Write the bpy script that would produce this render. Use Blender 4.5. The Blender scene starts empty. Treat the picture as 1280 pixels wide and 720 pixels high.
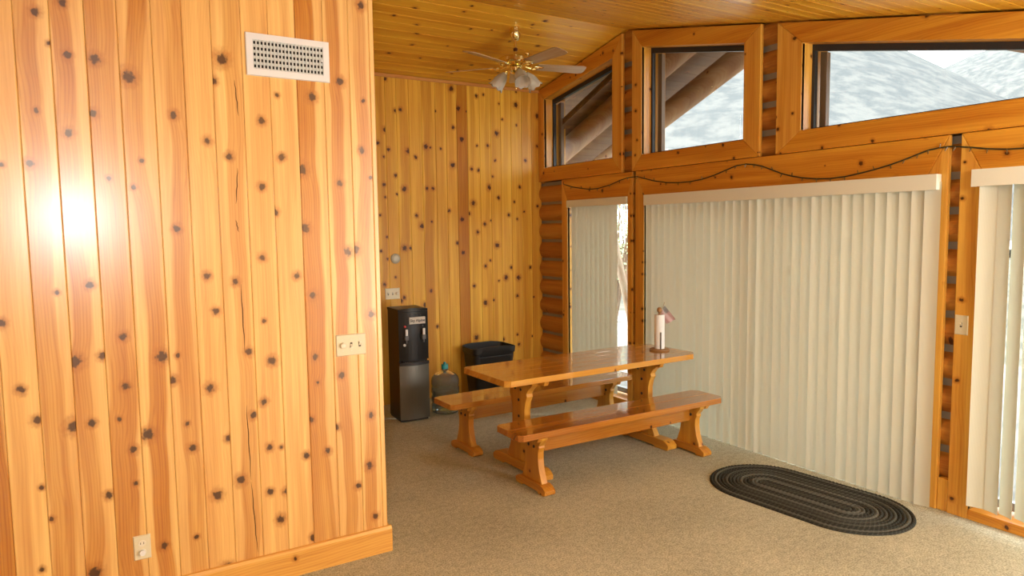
import bpy, bmesh, math, random
from mathutils import Vector, Matrix

scene = bpy.context.scene
col = scene.collection
rnd = random.Random(7)

# ---------------------------------------------------------------- camera
cam_data = bpy.data.cameras.new('camera')
cam = bpy.data.objects.new('camera', cam_data)
col.objects.link(cam)
cam_data.sensor_width = 36.0
cam_data.lens = 24.4195
cam_data.clip_start = 0.05
cam_data.clip_end = 2000
cam.matrix_world = Matrix((
    (0.8533862, 0.0549157, -0.5183785, 0.0),
    (-0.5211132, 0.0647819, -0.8510255, 0.0),
    (-0.0131531, 0.9963873, 0.0839013, 1.75),
    (0, 0, 0, 1)))
scene.camera = cam

# ---------------------------------------------------------------- sky, sun, flash, exposure
world = bpy.data.worlds.new('world')
scene.world = world
world.use_nodes = True
wn = world.node_tree.nodes
wn.clear()
w_out = wn.new('ShaderNodeOutputWorld')
w_bg = wn.new('ShaderNodeBackground')
w_bg.inputs['Color'].default_value = (0.93, 0.97, 1.0, 1)
w_bg.inputs['Strength'].default_value = 6.3
world.node_tree.links.new(w_bg.outputs[0], w_out.inputs[0])

def add_light(name, kind, loc, energy, color=(1, 1, 1), radius=None):
    d = bpy.data.lights.new(name, kind)
    d.energy = energy
    d.color = color
    o = bpy.data.objects.new(name, d)
    o.location = loc
    col.objects.link(o)
    if radius is not None:
        d.shadow_soft_size = radius
    return o

sun = add_light('sun', 'SUN', (0, 0, 20), 14.0, (1.0, 0.96, 0.9))
sun.data.angle = math.radians(1.0)
sun.rotation_euler = Vector((0.62, -0.32, -0.8)).to_track_quat('-Z', 'Y').to_euler()

# the flash on the photographer's camera, and two added, unseen lights brightening the room
flash = add_light('camera_flash', 'POINT', (-0.11, -0.02, 1.91), 128, (0.95, 0.99, 1.0), 0.05)
room_fill = add_light('room_fill', 'POINT', (4.0, -0.8, 0.9), 330, (0.90, 0.985, 1.0), 0.45)

upper_fill = add_light('upper_fill', 'POINT', (3.2, 0.1, 2.2), 75, (0.97, 0.99, 1.0), 0.15)  # added fill without a fixture, lifts the blinds and right-hand trims

vs = scene.view_settings
vs.view_transform = 'Standard'
vs.look = 'None'
vs.gamma = 1.0
vs.use_curve_mapping = False
vs.exposure = 0.0

# ---------------------------------------------------------------- key dimensions (metres)
P = 3.5176      # face of the near plank wall
E = 1.3236      # its right-hand edge
D = 6.5676      # back wall
W = 4.40        # log wall
TF = 4.369      # front of the window trims
RY, RZ = 5.0866, 3.587   # ridge of the ceiling
SL, SR = 0.201, 0.212    # slopes beyond and before the ridge
XL, YR = -3.5, -2.0      # far left wall and rear wall

def ceil_z(y):
    return RZ - SL * (y - RY) if y > RY else RZ - SR * (RY - y)

PART_EDGES= [-1.59, -1.465, -1.34, -1.212, -1.087, -0.962, -0.837, -0.71, -0.584, -0.459, -0.334, -0.209, -0.085, 0.039, 0.16, 0.292, 0.415, 0.537, 0.668, 0.792, 0.921, 1.056, 1.187, 1.297, 1.3236]
PART_KNOTS= [[], [], [], [], [], [], [], [], [], [], [(0.063, 1.108, 0.02), (0.111, 0.972, 0.02), (0.111, 0.679, 0.0128), (0.092, 0.319, 0.0128), (0.054, 2.039, 0.0128), (0.013, 1.394, 0.02)], [(0.014, 0.532, 0.0128), (0.079, 2.665, 0.02), (0.121, 2.545, 0.0128), (0.024, 2.049, 0.02), (0.059, 2.267, 0.0128), (0.087, 1.508, 0.0128), (0.115, 0.924, 0.032)], [(0.01, 1.206, 0.032), (0.032, 0.252, 0.032), (0.049, 2.717, 0.02), (0.057, 2.504, 0.02), (0.044, 2.182, 0.02), (0.078, 1.849, 0.0128), (0.084, 1.535, 0.02), (0.115, 1.22, 0.02), (0.06, 0.927, 0.02), (0.106, 0.592, 0.02)], [(0.033, 2.499, 0.0256), (0.012, 2.269, 0.02), (0.057, 1.995, 0.0128), (0.075, 1.297, 0.02), (0.072, 1.073, 0.02), (0.04, 0.929, 0.0128), (0.089, 0.781, 0.02), (0.09, 0.624, 0.0128)], [(0.035, 2.437, 0.032), (0.066, 2.076, 0.0128), (0.029, 1.959, 0.0128), (0.105, 1.191, 0.032), (0.026, 0.841, 0.032), (0.068, 0.305, 0.02)], [(0.061, 1.773, 0.02), (0.073, 2.285, 0.02), (0.011, 1.078, 0.0224), (0.036, 1.191, 0.0128), (0.061, 0.863, 0.0128), (0.079, 0.745, 0.02), (0.076, 0.313, 0.0128)], [(0.085, 2.178, 0.02), (0.056, 1.552, 0.02), (0.087, 1.384, 0.02), (0.046, 1.02, 0.0256), (0.116, 0.764, 0.02), (0.054, 0.495, 0.0256), (0.08, 0.12, 0.032)], [(0.0, 2.454, 0.02), (0.043, 2.556, 0.032), (0.058, 2.112, 0.02), (0.057, 1.519, 0.02), (0.104, 1.174, 0.02), (0.109, 0.86, 0.02), (0.04, 0.548, 0.0256)], [(0.079, 2.286, 0.02), (0.066, 1.973, 0.02), (0.055, 1.63, 0.02), (0.05, 1.32, 0.0128), (0.08, 1.119, 0.0256), (0.033, 0.92, 0.02), (0.051, 0.687, 0.02), (0.108, 0.677, 0.0128), (0.045, 0.459, 0.02), (0.123, 0.446, 0.02), (0.09, 0.308, 0.024)], [(0.042, 2.115, 0.02), (0.031, 2.413, 0.0128), (0.001, 1.851, 0.02), (0.093, 1.533, 0.02), (0.106, 0.613, 0.02), (0.122, 0.173, 0.02)], [(0.072, 2.42, 0.0256), (0.008, 2.06, 0.032), (0.016, 1.771, 0.026), (0.04, 1.432, 0.024), (0.04, 1.116, 0.02), (0.048, 0.982, 0.0128), (0.008, 0.792, 0.02), (0.088, 0.614, 0.02)], [(0.082, 2.508, 0.024), (0.065, 1.998, 0.02), (0.095, 1.645, 0.0256), (0.039, 1.004, 0.02), (0.004, 0.733, 0.02), (0.109, 0.397, 0.02)], [(0.073, 2.9, 0.024), (0.07, 2.423, 0.0128), (0.007, 1.656, 0.0256), (0.054, 2.169, 0.02), (0.097, 2.03, 0.0128), (0.079, 1.311, 0.024), (0.061, 0.768, 0.02), (0.044, 0.494, 0.024), (0.067, 0.209, 0.02)], []]
BACK_EDGES= [1.3236, 1.45, 1.575, 1.7, 1.83, 1.955, 2.08, 2.205, 2.33, 2.459, 2.567, 2.683, 2.814, 2.954, 3.106, 3.228, 3.35, 3.477, 3.622, 3.755, 3.879, 4.012, 4.146, 4.275, 4.41]
BACK_KNOTS= [[], [], [], [], [], [], [], [], [], [(0.106, 2.745, 0.024), (0.021, 2.613, 0.0168), (0.081, 2.483, 0.012), (0.077, 2.21, 0.0168), (0.086, 2.086, 0.012), (0.028, 1.91, 0.012), (0.093, 1.692, 0.012), (0.027, 1.554, 0.012), (0.091, 1.471, 0.012), (0.054, 1.219, 0.0168)], [(0.01, 3.238, 0.0168), (0.109, 2.939, 0.0168), (0.025, 2.556, 0.0168), (0.095, 2.303, 0.0168), (0.103, 2.118, 0.012), (0.064, 1.287, 0.012)], [(0.047, 2.954, 0.0168), (0.121, 2.549, 0.024), (0.066, 2.171, 0.024), (0.052, 1.578, 0.024), (0.117, 1.576, 0.0168), (0.001, 1.044, 0.0168), (0.036, 1.076, 0.0168)], [(0.066, 2.49, 0.0168), (0.059, 1.906, 0.0168), (0.12, 1.798, 0.024), (0.135, 0.986, 0.024)], [(0.043, 2.602, 0.024), (0.093, 2.595, 0.012), (0.044, 2.18, 0.0168), (0.113, 2.181, 0.0168), (0.089, 1.839, 0.012), (0.064, 1.128, 0.0168), (0.126, 0.751, 0.0168)], [(0.057, 2.589, 0.012), (0.001, 2.965, 0.012)], [(0.071, 3.21, 0.024), (0.082, 2.815, 0.0168), (0.07, 2.427, 0.024), (0.015, 1.953, 0.0168), (0.104, 1.614, 0.0168)], [(0.025, 3.014, 0.024), (0.12, 2.99, 0.012), (0.059, 2.698, 0.024), (0.044, 1.863, 0.024), (0.045, 1.515, 0.0168), (0.057, 1.512, 0.0168)], [(0.113, 3.158, 0.0168), (0.111, 2.643, 0.012), (0.0, 1.924, 0.0168), (0.055, 2.036, 0.024), (0.126, 2.383, 0.0168), (0.043, 2.395, 0.0168), (0.101, 1.726, 0.0168), (0.049, 1.152, 0.0168), (0.066, 0.59, 0.024)], [(0.054, 3.18, 0.012), (0.098, 2.647, 0.0168), (0.045, 1.811, 0.0168), (0.123, 1.85, 0.012), (0.107, 2.204, 0.024), (0.047, 1.358, 0.0168), (0.04, 0.96, 0.024), (0.107, 1.418, 0.012)], [(0.115, 3.103, 0.012), (0.078, 2.784, 0.024), (0.056, 2.496, 0.012), (0.021, 2.323, 0.012), (0.089, 2.095, 0.0168), (0.063, 1.581, 0.024), (0.053, 2.493, 0.012), (0.081, 1.192, 0.012), (0.011, 0.982, 0.012)], [(0.026, 2.938, 0.012), (0.093, 1.909, 0.0168), (0.116, 1.331, 0.0168), (0.047, 1.222, 0.024), (0.002, 0.541, 0.0168)], [(0.067, 3.105, 0.024), (0.072, 2.888, 0.012), (0.072, 3.245, 0.012), (0.107, 2.217, 0.0168), (0.033, 2.053, 0.012), (0.07, 1.864, 0.012), (0.076, 1.215, 0.024), (0.059, 1.01, 0.0168), (0.053, 0.577, 0.012), (0.072, 0.46, 0.0168)], [(0.049, 2.511, 0.0168), (0.027, 1.947, 0.012), (0.049, 2.508, 0.012), (0.099, 1.321, 0.0168), (0.116, 0.541, 0.012)], [(0.081, 3.007, 0.024), (0.077, 2.674, 0.0168), (0.075, 2.009, 0.0168), (0.014, 0.984, 0.012)]]
CEIL_KNOTS= [(2.359, 0.241, 0.025), (2.244, 0.404, 0.0208), (2.484, 0.505, 0.025), (2.55, 0.64, 0.025), (2.593, 0.857, 0.0208), (2.456, 1.076, 0.025), (2.774, 1.095, 0.0167), (2.79, 0.065, 0.0167), (2.769, 0.171, 0.0167), (2.966, 0.427, 0.0167), (3.159, 0.39, 0.0167), (3.428, 0.541, 0.0167), (3.462, 0.192, 0.0167), (3.489, 0.25, 0.0125), (3.535, 0.1, 0.025), (3.746, 0.546, 0.025), (3.826, 0.127, 0.0167), (3.618, 0.348, 0.0125), (3.327, 1.105, 0.0208), (3.244, 1.255, 0.0167), (3.225, 1.347, 0.0167), (3.687, 1.383, 0.0167), (3.681, 1.2, 0.0167), (2.914, 0.79, 0.0125)]
WIRE= [(6.08, 2.225), (5.937, 2.187), (5.757, 2.16), (5.624, 2.145), (5.495, 2.145), (5.308, 2.169), (5.165, 2.202), (5.039, 2.22), (4.916, 2.222), (4.819, 2.197), (4.693, 2.167), (4.541, 2.143), (4.395, 2.132), (4.256, 2.132), (4.121, 2.143), (3.993, 2.166), (3.869, 2.198), (3.766, 2.224), (3.673, 2.228), (3.597, 2.218), (3.523, 2.2), (3.429, 2.163), (3.345, 2.13), (3.263, 2.107), (3.177, 2.09), (3.062, 2.074), (2.958, 2.069), (2.852, 2.074), (2.756, 2.086), (2.647, 2.104), (2.543, 2.126), (2.453, 2.15), (2.371, 2.176), (2.31, 2.194), (2.246, 2.201), (2.201, 2.203), (2.156, 2.199), (2.07, 2.185), (1.986, 2.168), (1.889, 2.156), (1.797, 2.152)]

# ---------------------------------------------------------------- mesh helpers
def new_obj(name, bm, mat, parent=None, smooth=False, kind=None):
    me = bpy.data.meshes.new(name)
    bm.normal_update()
    bm.to_mesh(me)
    bm.free()
    if smooth:
        for p in me.polygons:
            p.use_smooth = True
    if mat is not None:
        me.materials.append(mat)
    o = bpy.data.objects.new(name, me)
    col.objects.link(o)
    if parent is not None:
        o.parent = parent
    if kind:
        o['kind'] = kind
    return o

def empty(name, loc=(0, 0, 0), rz=0.0):
    o = bpy.data.objects.new(name, None)
    o.location = loc
    o.rotation_euler = (0, 0, rz)
    o.empty_display_size = 0.1
    col.objects.link(o)
    return o

def tag(o, label, cat, group=None, kind=None):
    o['label'] = label
    o['category'] = cat
    if group:
        o['group'] = group
    if kind:
        o['kind'] = kind
    return o

def add_box(bm, lo, hi, bevel=0.0, M=None):
    vs_ = [bm.verts.new((x, y, z)) for x in (lo[0], hi[0]) for y in (lo[1], hi[1]) for z in (lo[2], hi[2])]
    idx = [(0, 1, 3, 2), (4, 6, 7, 5), (0, 4, 5, 1), (2, 3, 7, 6), (0, 2, 6, 4), (1, 5, 7, 3)]
    fs = [bm.faces.new([vs_[i] for i in f]) for f in idx]
    if bevel > 0:
        es = list({e for f in fs for e in f.edges})
        r = bmesh.ops.bevel(bm, geom=es, offset=bevel, segments=2, profile=0.6, affect='EDGES')
        vs_ = list({v for f in r['faces'] for v in f.verts} | {v for v in vs_ if v.is_valid})
    if M is not None:
        bmesh.ops.transform(bm, matrix=M, verts=[v for v in vs_ if v.is_valid])
    return vs_

def box(name, lo, hi, mat, parent=None, bevel=0.0, kind=None, M=None):
    bm = bmesh.new()
    add_box(bm, lo, hi, bevel, M)
    return new_obj(name, bm, mat, parent, kind=kind)

def add_prism(bm, poly, axis, a, b):
    """polygon in the two other axes (in xyz order) extruded along axis from a to b"""
    def P3(p, t):
        if axis == 'x': return (t, p[0], p[1])
        if axis == 'y': return (p[0], t, p[1])
        return (p[0], p[1], t)
    A = [bm.verts.new(P3(p, a)) for p in poly]
    B = [bm.verts.new(P3(p, b)) for p in poly]
    n = len(poly)
    bm.faces.new(A[::-1])
    bm.faces.new(B)
    for i in range(n):
        bm.faces.new((A[i], A[(i + 1) % n], B[(i + 1) % n], B[i]))
    return A + B

def prism(name, poly, axis, a, b, mat, parent=None, smooth=False, bevel=0.0, kind=None):
    bm = bmesh.new()
    add_prism(bm, poly, axis, a, b)
    bmesh.ops.recalc_face_normals(bm, faces=bm.faces)
    if bevel > 0:
        bmesh.ops.bevel(bm, geom=list(bm.edges), offset=bevel, segments=2, profile=0.6, affect='EDGES')
    return new_obj(name, bm, mat, parent, smooth, kind)

def add_lathe(bm, prof, seg=24, M=None):
    """prof: list of (r, z); closed with caps where r > 0 at the ends"""
    rings = []
    made = []
    for r, z in prof:
        if r < 1e-6:
            v = bm.verts.new((0, 0, z)); rings.append([v]); made.append(v)
        else:
            ring = [bm.verts.new((r * math.cos(2 * math.pi * i / seg), r * math.sin(2 * math.pi * i / seg), z)) for i in range(seg)]
            rings.append(ring); made += ring
    for A, B in zip(rings[:-1], rings[1:]):
        for i in range(seg):
            j = (i + 1) % seg
            if len(A) == 1 and len(B) == 1: continue
            if len(A) == 1: bm.faces.new((A[0], B[j], B[i]))
            elif len(B) == 1: bm.faces.new((A[i], A[j], B[0]))
            else: bm.faces.new((A[i], A[j], B[j], B[i]))
    for R in (rings[0], rings[-1]):
        if len(R) > 1: bm.faces.new(R)
    bmesh.ops.recalc_face_normals(bm, faces=[f for f in bm.faces])
    if M is not None:
        bmesh.ops.transform(bm, matrix=M, verts=made)
    return made

def lathe(name, prof, mat, parent=None, seg=24, loc=(0, 0, 0), M=None):
    bm = bmesh.new()
    add_lathe(bm, prof, seg, M)
    o = new_obj(name, bm, mat, parent, smooth=True)
    o.location = loc
    sharpen(o)
    return o

def sharpen(o, ang=35):
    me = o.data
    bm = bmesh.new(); bm.from_mesh(me)
    for e in bm.edges:
        if len(e.link_faces) == 2 and e.calc_face_angle(0) > math.radians(ang):
            e.smooth = False
    bm.to_mesh(me); bm.free()

def add_tube(bm, pts, r, seg=8):
    pts = [Vector(p) for p in pts]
    rad = r if isinstance(r, (list, tuple)) else [r] * len(pts)
    rings = []
    up = Vector((0, 0, 1))
    for i, p in enumerate(pts):
        t = (pts[min(i + 1, len(pts) - 1)] - pts[max(i - 1, 0)]).normalized()
        u = up if abs(t.dot(up)) < 0.95 else Vector((1, 0, 0))
        s = t.cross(u).normalized()
        q = s.cross(t).normalized()
        rings.append([bm.verts.new(p + rad[i] * (math.cos(2 * math.pi * k / seg) * s + math.sin(2 * math.pi * k / seg) * q)) for k in range(seg)])
    for A, B in zip(rings[:-1], rings[1:]):
        for k in range(seg):
            bm.faces.new((A[k], A[(k + 1) % seg], B[(k + 1) % seg], B[k]))
    bm.faces.new(rings[0]); bm.faces.new(rings[-1])
    bmesh.ops.recalc_face_normals(bm, faces=bm.faces)

def tube(name, pts, r, mat, parent=None, seg=8):
    bm = bmesh.new()
    add_tube(bm, pts, r, seg)
    return new_obj(name, bm, mat, parent, smooth=True)

def copy_tree(o, parent=None):
    c = o.copy()
    col.objects.link(c)
    if parent is not None:
        c.parent = parent
        c.matrix_parent_inverse = o.matrix_parent_inverse.copy()
    for ch in list(o.children):
        copy_tree(ch, c)
    return c

# ---------------------------------------------------------------- materials
def simple(name, color, rough=0.5, metal=0.0, trans=0.0, ior=1.45, spec=0.5, coat=0.0):
    m = bpy.data.materials.new(name)
    m.use_nodes = True
    b = m.node_tree.nodes['Principled BSDF']
    b.inputs['Base Color'].default_value = (*color, 1)
    b.inputs['Roughness'].default_value = rough
    b.inputs['Metallic'].default_value = metal
    b.inputs['Transmission Weight'].default_value = trans
    b.inputs['IOR'].default_value = ior
    b.inputs['Specular IOR Level'].default_value = spec
    b.inputs['Coat Weight'].default_value = coat
    return m

class NT:
    """tiny helper for building node trees"""
    def __init__(s, tree): s.t = tree
    def n(s, kind, **kw):
        nd = s.t.nodes.new(kind)
        for k, v in kw.items(): setattr(nd, k, v)
        return nd
    def l(s, a, b): s.t.links.new(a, b)
    def put(s, sock, v):
        if isinstance(v, bpy.types.NodeSocket): s.l(v, sock)
        else: sock.default_value = v
    def math(s, op, a, b=0.0, c=0.0, clamp=False):
        nd = s.n('ShaderNodeMath', operation=op, use_clamp=clamp)
        s.put(nd.inputs[0], a); s.put(nd.inputs[1], b); s.put(nd.inputs[2], c)
        return nd.outputs[0]
    def xyz(s, x, y, z):
        nd = s.n('ShaderNodeCombineXYZ')
        s.put(nd.inputs[0], x); s.put(nd.inputs[1], y); s.put(nd.inputs[2], z)
        return nd.outputs[0]
    def noise(s, vec, scale=1.0, detail=2.0, rough=0.5):
        nd = s.n('ShaderNodeTexNoise')
        s.l(vec, nd.inputs['Vector'])
        nd.inputs['Scale'].default_value = scale
        nd.inputs['Detail'].default_value = detail
        nd.inputs['Roughness'].default_value = rough
        return nd.outputs['Fac']
    def mix(s, f, a, b, blend='MIX'):
        nd = s.n('ShaderNodeMix', data_type='RGBA', blend_type=blend)
        s.put(nd.inputs[0], f)
        for k, v in ((6, a), (7, b)):
            s.put(nd.inputs[k], v if isinstance(v, bpy.types.NodeSocket) else (*v, 1))
        return nd.outputs[2]
    def mapr(s, v, a, b, c=0.0, d=1.0, kind='SMOOTHSTEP'):
        nd = s.n('ShaderNodeMapRange', interpolation_type=kind)
        s.put(nd.inputs[0], v); s.put(nd.inputs[1], a); s.put(nd.inputs[2], b)
        s.put(nd.inputs[3], c); s.put(nd.inputs[4], d)
        return nd.outputs[0]

def make_group(name, ins, outs):
    g = bpy.data.node_groups.new(name, 'ShaderNodeTree')
    for nm, ty in ins: g.interface.new_socket(nm, in_out='INPUT', socket_type=ty)
    for nm, ty in outs: g.interface.new_socket(nm, in_out='OUTPUT', socket_type=ty)
    gi = g.nodes.new('NodeGroupInput'); go = g.nodes.new('NodeGroupOutput')
    return g, NT(g), gi.outputs, go.inputs

F_, V_, C_ = 'NodeSocketFloat', 'NodeSocketVector', 'NodeSocketColor'

# one knot: running minimum of the distance (in knot radii) to a knot centre (across, along)
g_knot, T, gi, go = make_group('knot', [('X', F_), ('Z', F_), ('Prev', F_), ('CX', F_), ('CZ', F_), ('R', F_)], [('D', F_)])
dx = T.math('DIVIDE', T.math('SUBTRACT', gi['X'], gi['CX']), gi['R'])
dz = T.math('DIVIDE', T.math('SUBTRACT', gi['Z'], gi['CZ']), gi['R'])
d = T.math('SQRT', T.math('ADD', T.math('MULTIPLY', dx, dx), T.math('MULTIPLY', T.math('MULTIPLY', dz, dz), 0.85)))
T.l(T.math('MINIMUM', gi['Prev'], d), go['D'])

# pine colour: sapwood / heartwood band, grain, knots (given as a distance field)
g_pine, T, gi, go = make_group('pine', [('X', F_), ('Z', F_), ('Light', C_), ('Dark', C_), ('BandL', F_), ('BandR', F_),
                                        ('Strength', F_), ('Seed', F_), ('Knot', F_)], [('Color', C_), ('Bump', F_)])
v_low = T.xyz(T.math('MULTIPLY', gi['X'], 2.0), gi['Seed'], T.math('MULTIPLY', gi['Z'], 0.8))
v_fine = T.xyz(T.math('MULTIPLY', gi['X'], 90.0), gi['Seed'], T.math('MULTIPLY', gi['Z'], 2.0))
v_mid = T.xyz(T.math('MULTIPLY', gi['X'], 22.0), gi['Seed'], T.math('MULTIPLY', gi['Z'], 0.7))
low = T.noise(v_low, 1.0, 2.0)
warp = T.math('MULTIPLY', T.math('SUBTRACT', T.noise(T.xyz(0.0, gi['Seed'], T.math('MULTIPLY', gi['Z'], 1.1)), 1.0, 2.0), 0.5), 0.11)
# grain lines sweep round the knots
pull = T.math('MULTIPLY', T.math('POWER', 2.718, T.math('MULTIPLY', gi['Knot'], -0.55)), 0.012)
xw = T.math('ADD', T.math('ADD', gi['X'], warp), pull)
m1 = T.mapr(xw, T.math('SUBTRACT', gi['BandL'], 0.007), T.math('ADD', gi['BandL'], 0.007))
m2 = T.mapr(xw, T.math('SUBTRACT', gi['BandR'], 0.009), T.math('ADD', gi['BandR'], 0.009), 1.0, 0.0)
band = T.math('MULTIPLY', T.math('MULTIPLY', m1, m2), gi['Strength'])
band = T.math('MULTIPLY', band, T.mapr(low, 0.25, 0.7, 0.6, 1.15))
ph = T.math('ADD', T.math('MULTIPLY', xw, 520.0), T.math('MULTIPLY', T.noise(v_mid, 1.0, 3.0), 20.0))
rings = T.math('MULTIPLY', T.math('ADD', T.math('SINE', ph), 1.0), 0.5)
rings = T.math('POWER', rings, 3.0)
c0 = T.mix(band, gi['Light'], gi['Dark'])
fine = T.noise(v_fine, 1.0, 3.0)
mid = T.noise(v_mid, 1.0, 3.0)
val = T.math('ADD', T.mapr(fine, 0.3, 0.7, 0.93, 1.05, 'LINEAR'), T.mapr(mid, 0.3, 0.7, -0.10, 0.09, 'LINEAR'))
val = T.math('SUBTRACT', val, T.math('MULTIPLY', rings, T.math('ADD', 0.03, T.math('MULTIPLY', band, 0.13))))
c1 = T.mix(1.0, c0, T.xyz(val, T.math('MULTIPLY', val, val), T.math('POWER', val, 2.6)), 'MULTIPLY')
kn = T.math('ADD', gi['Knot'], T.math('MULTIPLY', T.math('SUBTRACT', T.noise(T.xyz(T.math('MULTIPLY', gi['X'], 60.0), gi['Seed'], T.math('MULTIPLY', gi['Z'], 50.0)), 1.0, 2.0), 0.5), 1.2))
halo = T.mapr(kn, 0.7, 1.95, 0.6, 0.0)
c2 = T.mix(halo, c1, (0.40, 0.13, 0.016))
core = T.mapr(kn, 0.45, 0.92, 0.95, 0.0)
c3 = T.mix(core, c2, (0.050, 0.012, 0.002))
heart = T.mapr(kn, 0.1, 0.45, 0.35, 0.0)
c4 = T.mix(heart, c3, (0.09, 0.03, 0.008))
T.l(c4, go['Color'])
T.l(T.math('ADD', T.math('MULTIPLY', fine, 0.5), T.math('MULTIPLY', core, -0.5)), go['Bump'])

def grp(T, g, **kw):
    nd = T.n('ShaderNodeGroup')
    nd.node_tree = g
    for k, v in kw.items():
        if isinstance(v, tuple): v = (*v, 1) if len(v) == 3 else v
        T.put(nd.inputs[k], v)
    return nd.outputs

def finish(m, T, colr, bump, rough, spec=0.5, coat=0.0, bump_amt=0.05, rough_noise=None):
    b = m.node_tree.nodes['Principled BSDF']
    T.l(colr, b.inputs['Base Color'])
    T.put(b.inputs['Roughness'], rough)
    b.inputs['Specular IOR Level'].default_value = spec
    b.inputs['Coat Weight'].default_value = coat
    b.inputs['Coat Roughness'].default_value = 0.06
    if bump is not None:
        bn = T.n('ShaderNodeBump')
        bn.inputs['Strength'].default_value = bump_amt
        bn.inputs['Distance'].default_value = 0.004
        T.l(bump, bn.inputs['Height'])
        T.l(bn.outputs[0], b.inputs['Normal'])

LIGHT = (0.80, 0.495, 0.165)
DARK = (0.54, 0.215, 0.025)

def plank_mat(name, light, dark, bl, br, strength, seed, knots, rough=0.3, spec=0.5, coat=0.0):
    """board whose local X runs across and local Z along; knots = [(x, z, r)]"""
    m = bpy.data.materials.new(name)
    m.use_nodes = True
    T = NT(m.node_tree)
    tc = T.n('ShaderNodeTexCoord')
    sp = T.n('ShaderNodeSeparateXYZ')
    T.l(tc.outputs['Object'], sp.inputs[0])
    x, z = sp.outputs[0], sp.outputs[2]
    prev = 9.0
    for (kx, kz, kr) in knots:
        prev = grp(T, g_knot, X=x, Z=z, Prev=prev, CX=kx, CZ=kz, R=kr)['D']
    o = grp(T, g_pine, X=x, Z=z, Light=light, Dark=dark, BandL=bl, BandR=br, Strength=strength, Seed=seed, Knot=prev)
    finish(m, T, o['Color'], o['Bump'], rough, spec, coat)
    if coat: m.node_tree.nodes['Principled BSDF'].inputs['Coat Roughness'].default_value = 0.24
    return m

def wood(name, light, dark, axis='Z', rough=0.35, spec=0.5, strength=0.6, knot=0.35, cell=(0.11, 0.42), coat=0.0, krad=0.11, across=None, bump=0.05):
    """generic pine with scattered knots; axis = local direction of the grain; each object differs"""
    m = bpy.data.materials.new(name)
    m.use_nodes = True
    T = NT(m.node_tree)
    tc = T.n('ShaderNodeTexCoord')
    oi = T.n('ShaderNodeObjectInfo')
    sp = T.n('ShaderNodeSeparateXYZ')
    T.l(tc.outputs['Object'], sp.inputs[0])
    ax = 'XYZ'.index(axis)
    oth = [i for i in range(3) if i != ax]
    r1 = T.math('MULTIPLY', oi.outputs['Random'], 37.0)
    z = T.math('ADD', sp.outputs[ax], r1)
    # across coordinate: both other axes add up so every face shows grain
    x = T.math('ADD', T.math('ADD', sp.outputs[oth[0]], T.math('MULTIPLY', sp.outputs[oth[1]], 0.83)), T.math('MULTIPLY', r1, 0.31))
    vor = T.n('ShaderNodeTexVoronoi', voronoi_dimensions='2D', feature='F1')
    vor.inputs['Scale'].default_value = 1.0
    vor.inputs['Randomness'].default_value = 0.9
    T.l(T.xyz(T.math('DIVIDE', x, cell[0]), T.math('DIVIDE', z, cell[0] * 1.1), 0.0), vor.inputs['Vector'])
    keep = T.n('ShaderNodeSeparateColor')
    T.l(vor.outputs['Color'], keep.inputs[0])
    big = T.math('ADD', T.math('MULTIPLY', keep.outputs[1], krad), krad * 0.5)
    kd = T.math('ADD', T.math('DIVIDE', vor.outputs['Distance'], big), T.math('MULTIPLY', T.math('GREATER_THAN', keep.outputs[0], knot), 9.0))
    wob = T.math('FRACT', T.math('MULTIPLY', x, 6.0))
    bl = T.math('SUBTRACT', T.math('MULTIPLY', T.noise(T.xyz(T.math('MULTIPLY', x, 9.0), r1, T.math('MULTIPLY', z, 0.5)), 1.0, 1.0), 0.3), 0.15)
    bandn = T.mapr(T.noise(T.xyz(T.math('MULTIPLY', x, 11.0), r1, T.math('MULTIPLY', z, 0.45)), 1.0, 1.5), 0.42, 0.56, 0.0, strength)
    o = grp(T, g_pine, X=x, Z=z, Light=light, Dark=dark, BandL=-999.0, BandR=999.0, Strength=bandn, Seed=r1, Knot=kd)
    finish(m, T, o['Color'], o['Bump'], rough, spec, coat, bump)
    return m

M_trim_lit = wood('trim_pine_lit', (0.74, 0.40, 0.07), (0.62, 0.28, 0.03), 'Z', 0.33, knot=0.26, krad=0.11)  # upright trims: paler, the stronger light on them put into the colour
M_trimY = wood('trim_pine_level', (0.69, 0.325, 0.035), (0.56, 0.22, 0.016), 'Y', 0.33, knot=0.26, krad=0.11)
M_base = wood('baseboard_pine', (0.78, 0.47, 0.125), (0.64, 0.31, 0.05), 'X', 0.36, knot=0.06, krad=0.11)
M_log = wood('log_wood', (0.50, 0.225, 0.035), (0.36, 0.14, 0.018), 'Y', 0.5, knot=0.10)
M_logout = wood('weathered_log', (0.33, 0.18, 0.08), (0.22, 0.11, 0.045), 'Y', 0.6, knot=0.15)
M_postout = wood('weathered_post', (0.34, 0.24, 0.15), (0.22, 0.15, 0.09), 'Z', 0.6, knot=0.15)
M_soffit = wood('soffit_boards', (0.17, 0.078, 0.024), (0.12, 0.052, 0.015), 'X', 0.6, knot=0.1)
M_table = wood('table_pine', (0.60, 0.29, 0.035), (0.45, 0.18, 0.018), 'X', 0.22, knot=0.12, coat=1.0, krad=0.09)
M_bench = wood('bench_pine', (0.50, 0.21, 0.026), (0.35, 0.12, 0.012), 'X', 0.22, knot=0.12, coat=1.0, krad=0.09)
M_leg = wood('leg_pine', (0.62, 0.31, 0.04), (0.48, 0.20, 0.018), 'Z', 0.3, knot=0.12, krad=0.09)
M_foot = wood('foot_pine', (0.60, 0.29, 0.035), (0.46, 0.18, 0.018), 'Y', 0.35, knot=0.1, krad=0.09)
M_ceil = wood('ceiling_pine', (0.72, 0.39, 0.035), (0.57, 0.25, 0.016), 'Z', 0.34, spec=0.25, knot=0.22, krad=0.12)
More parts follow.
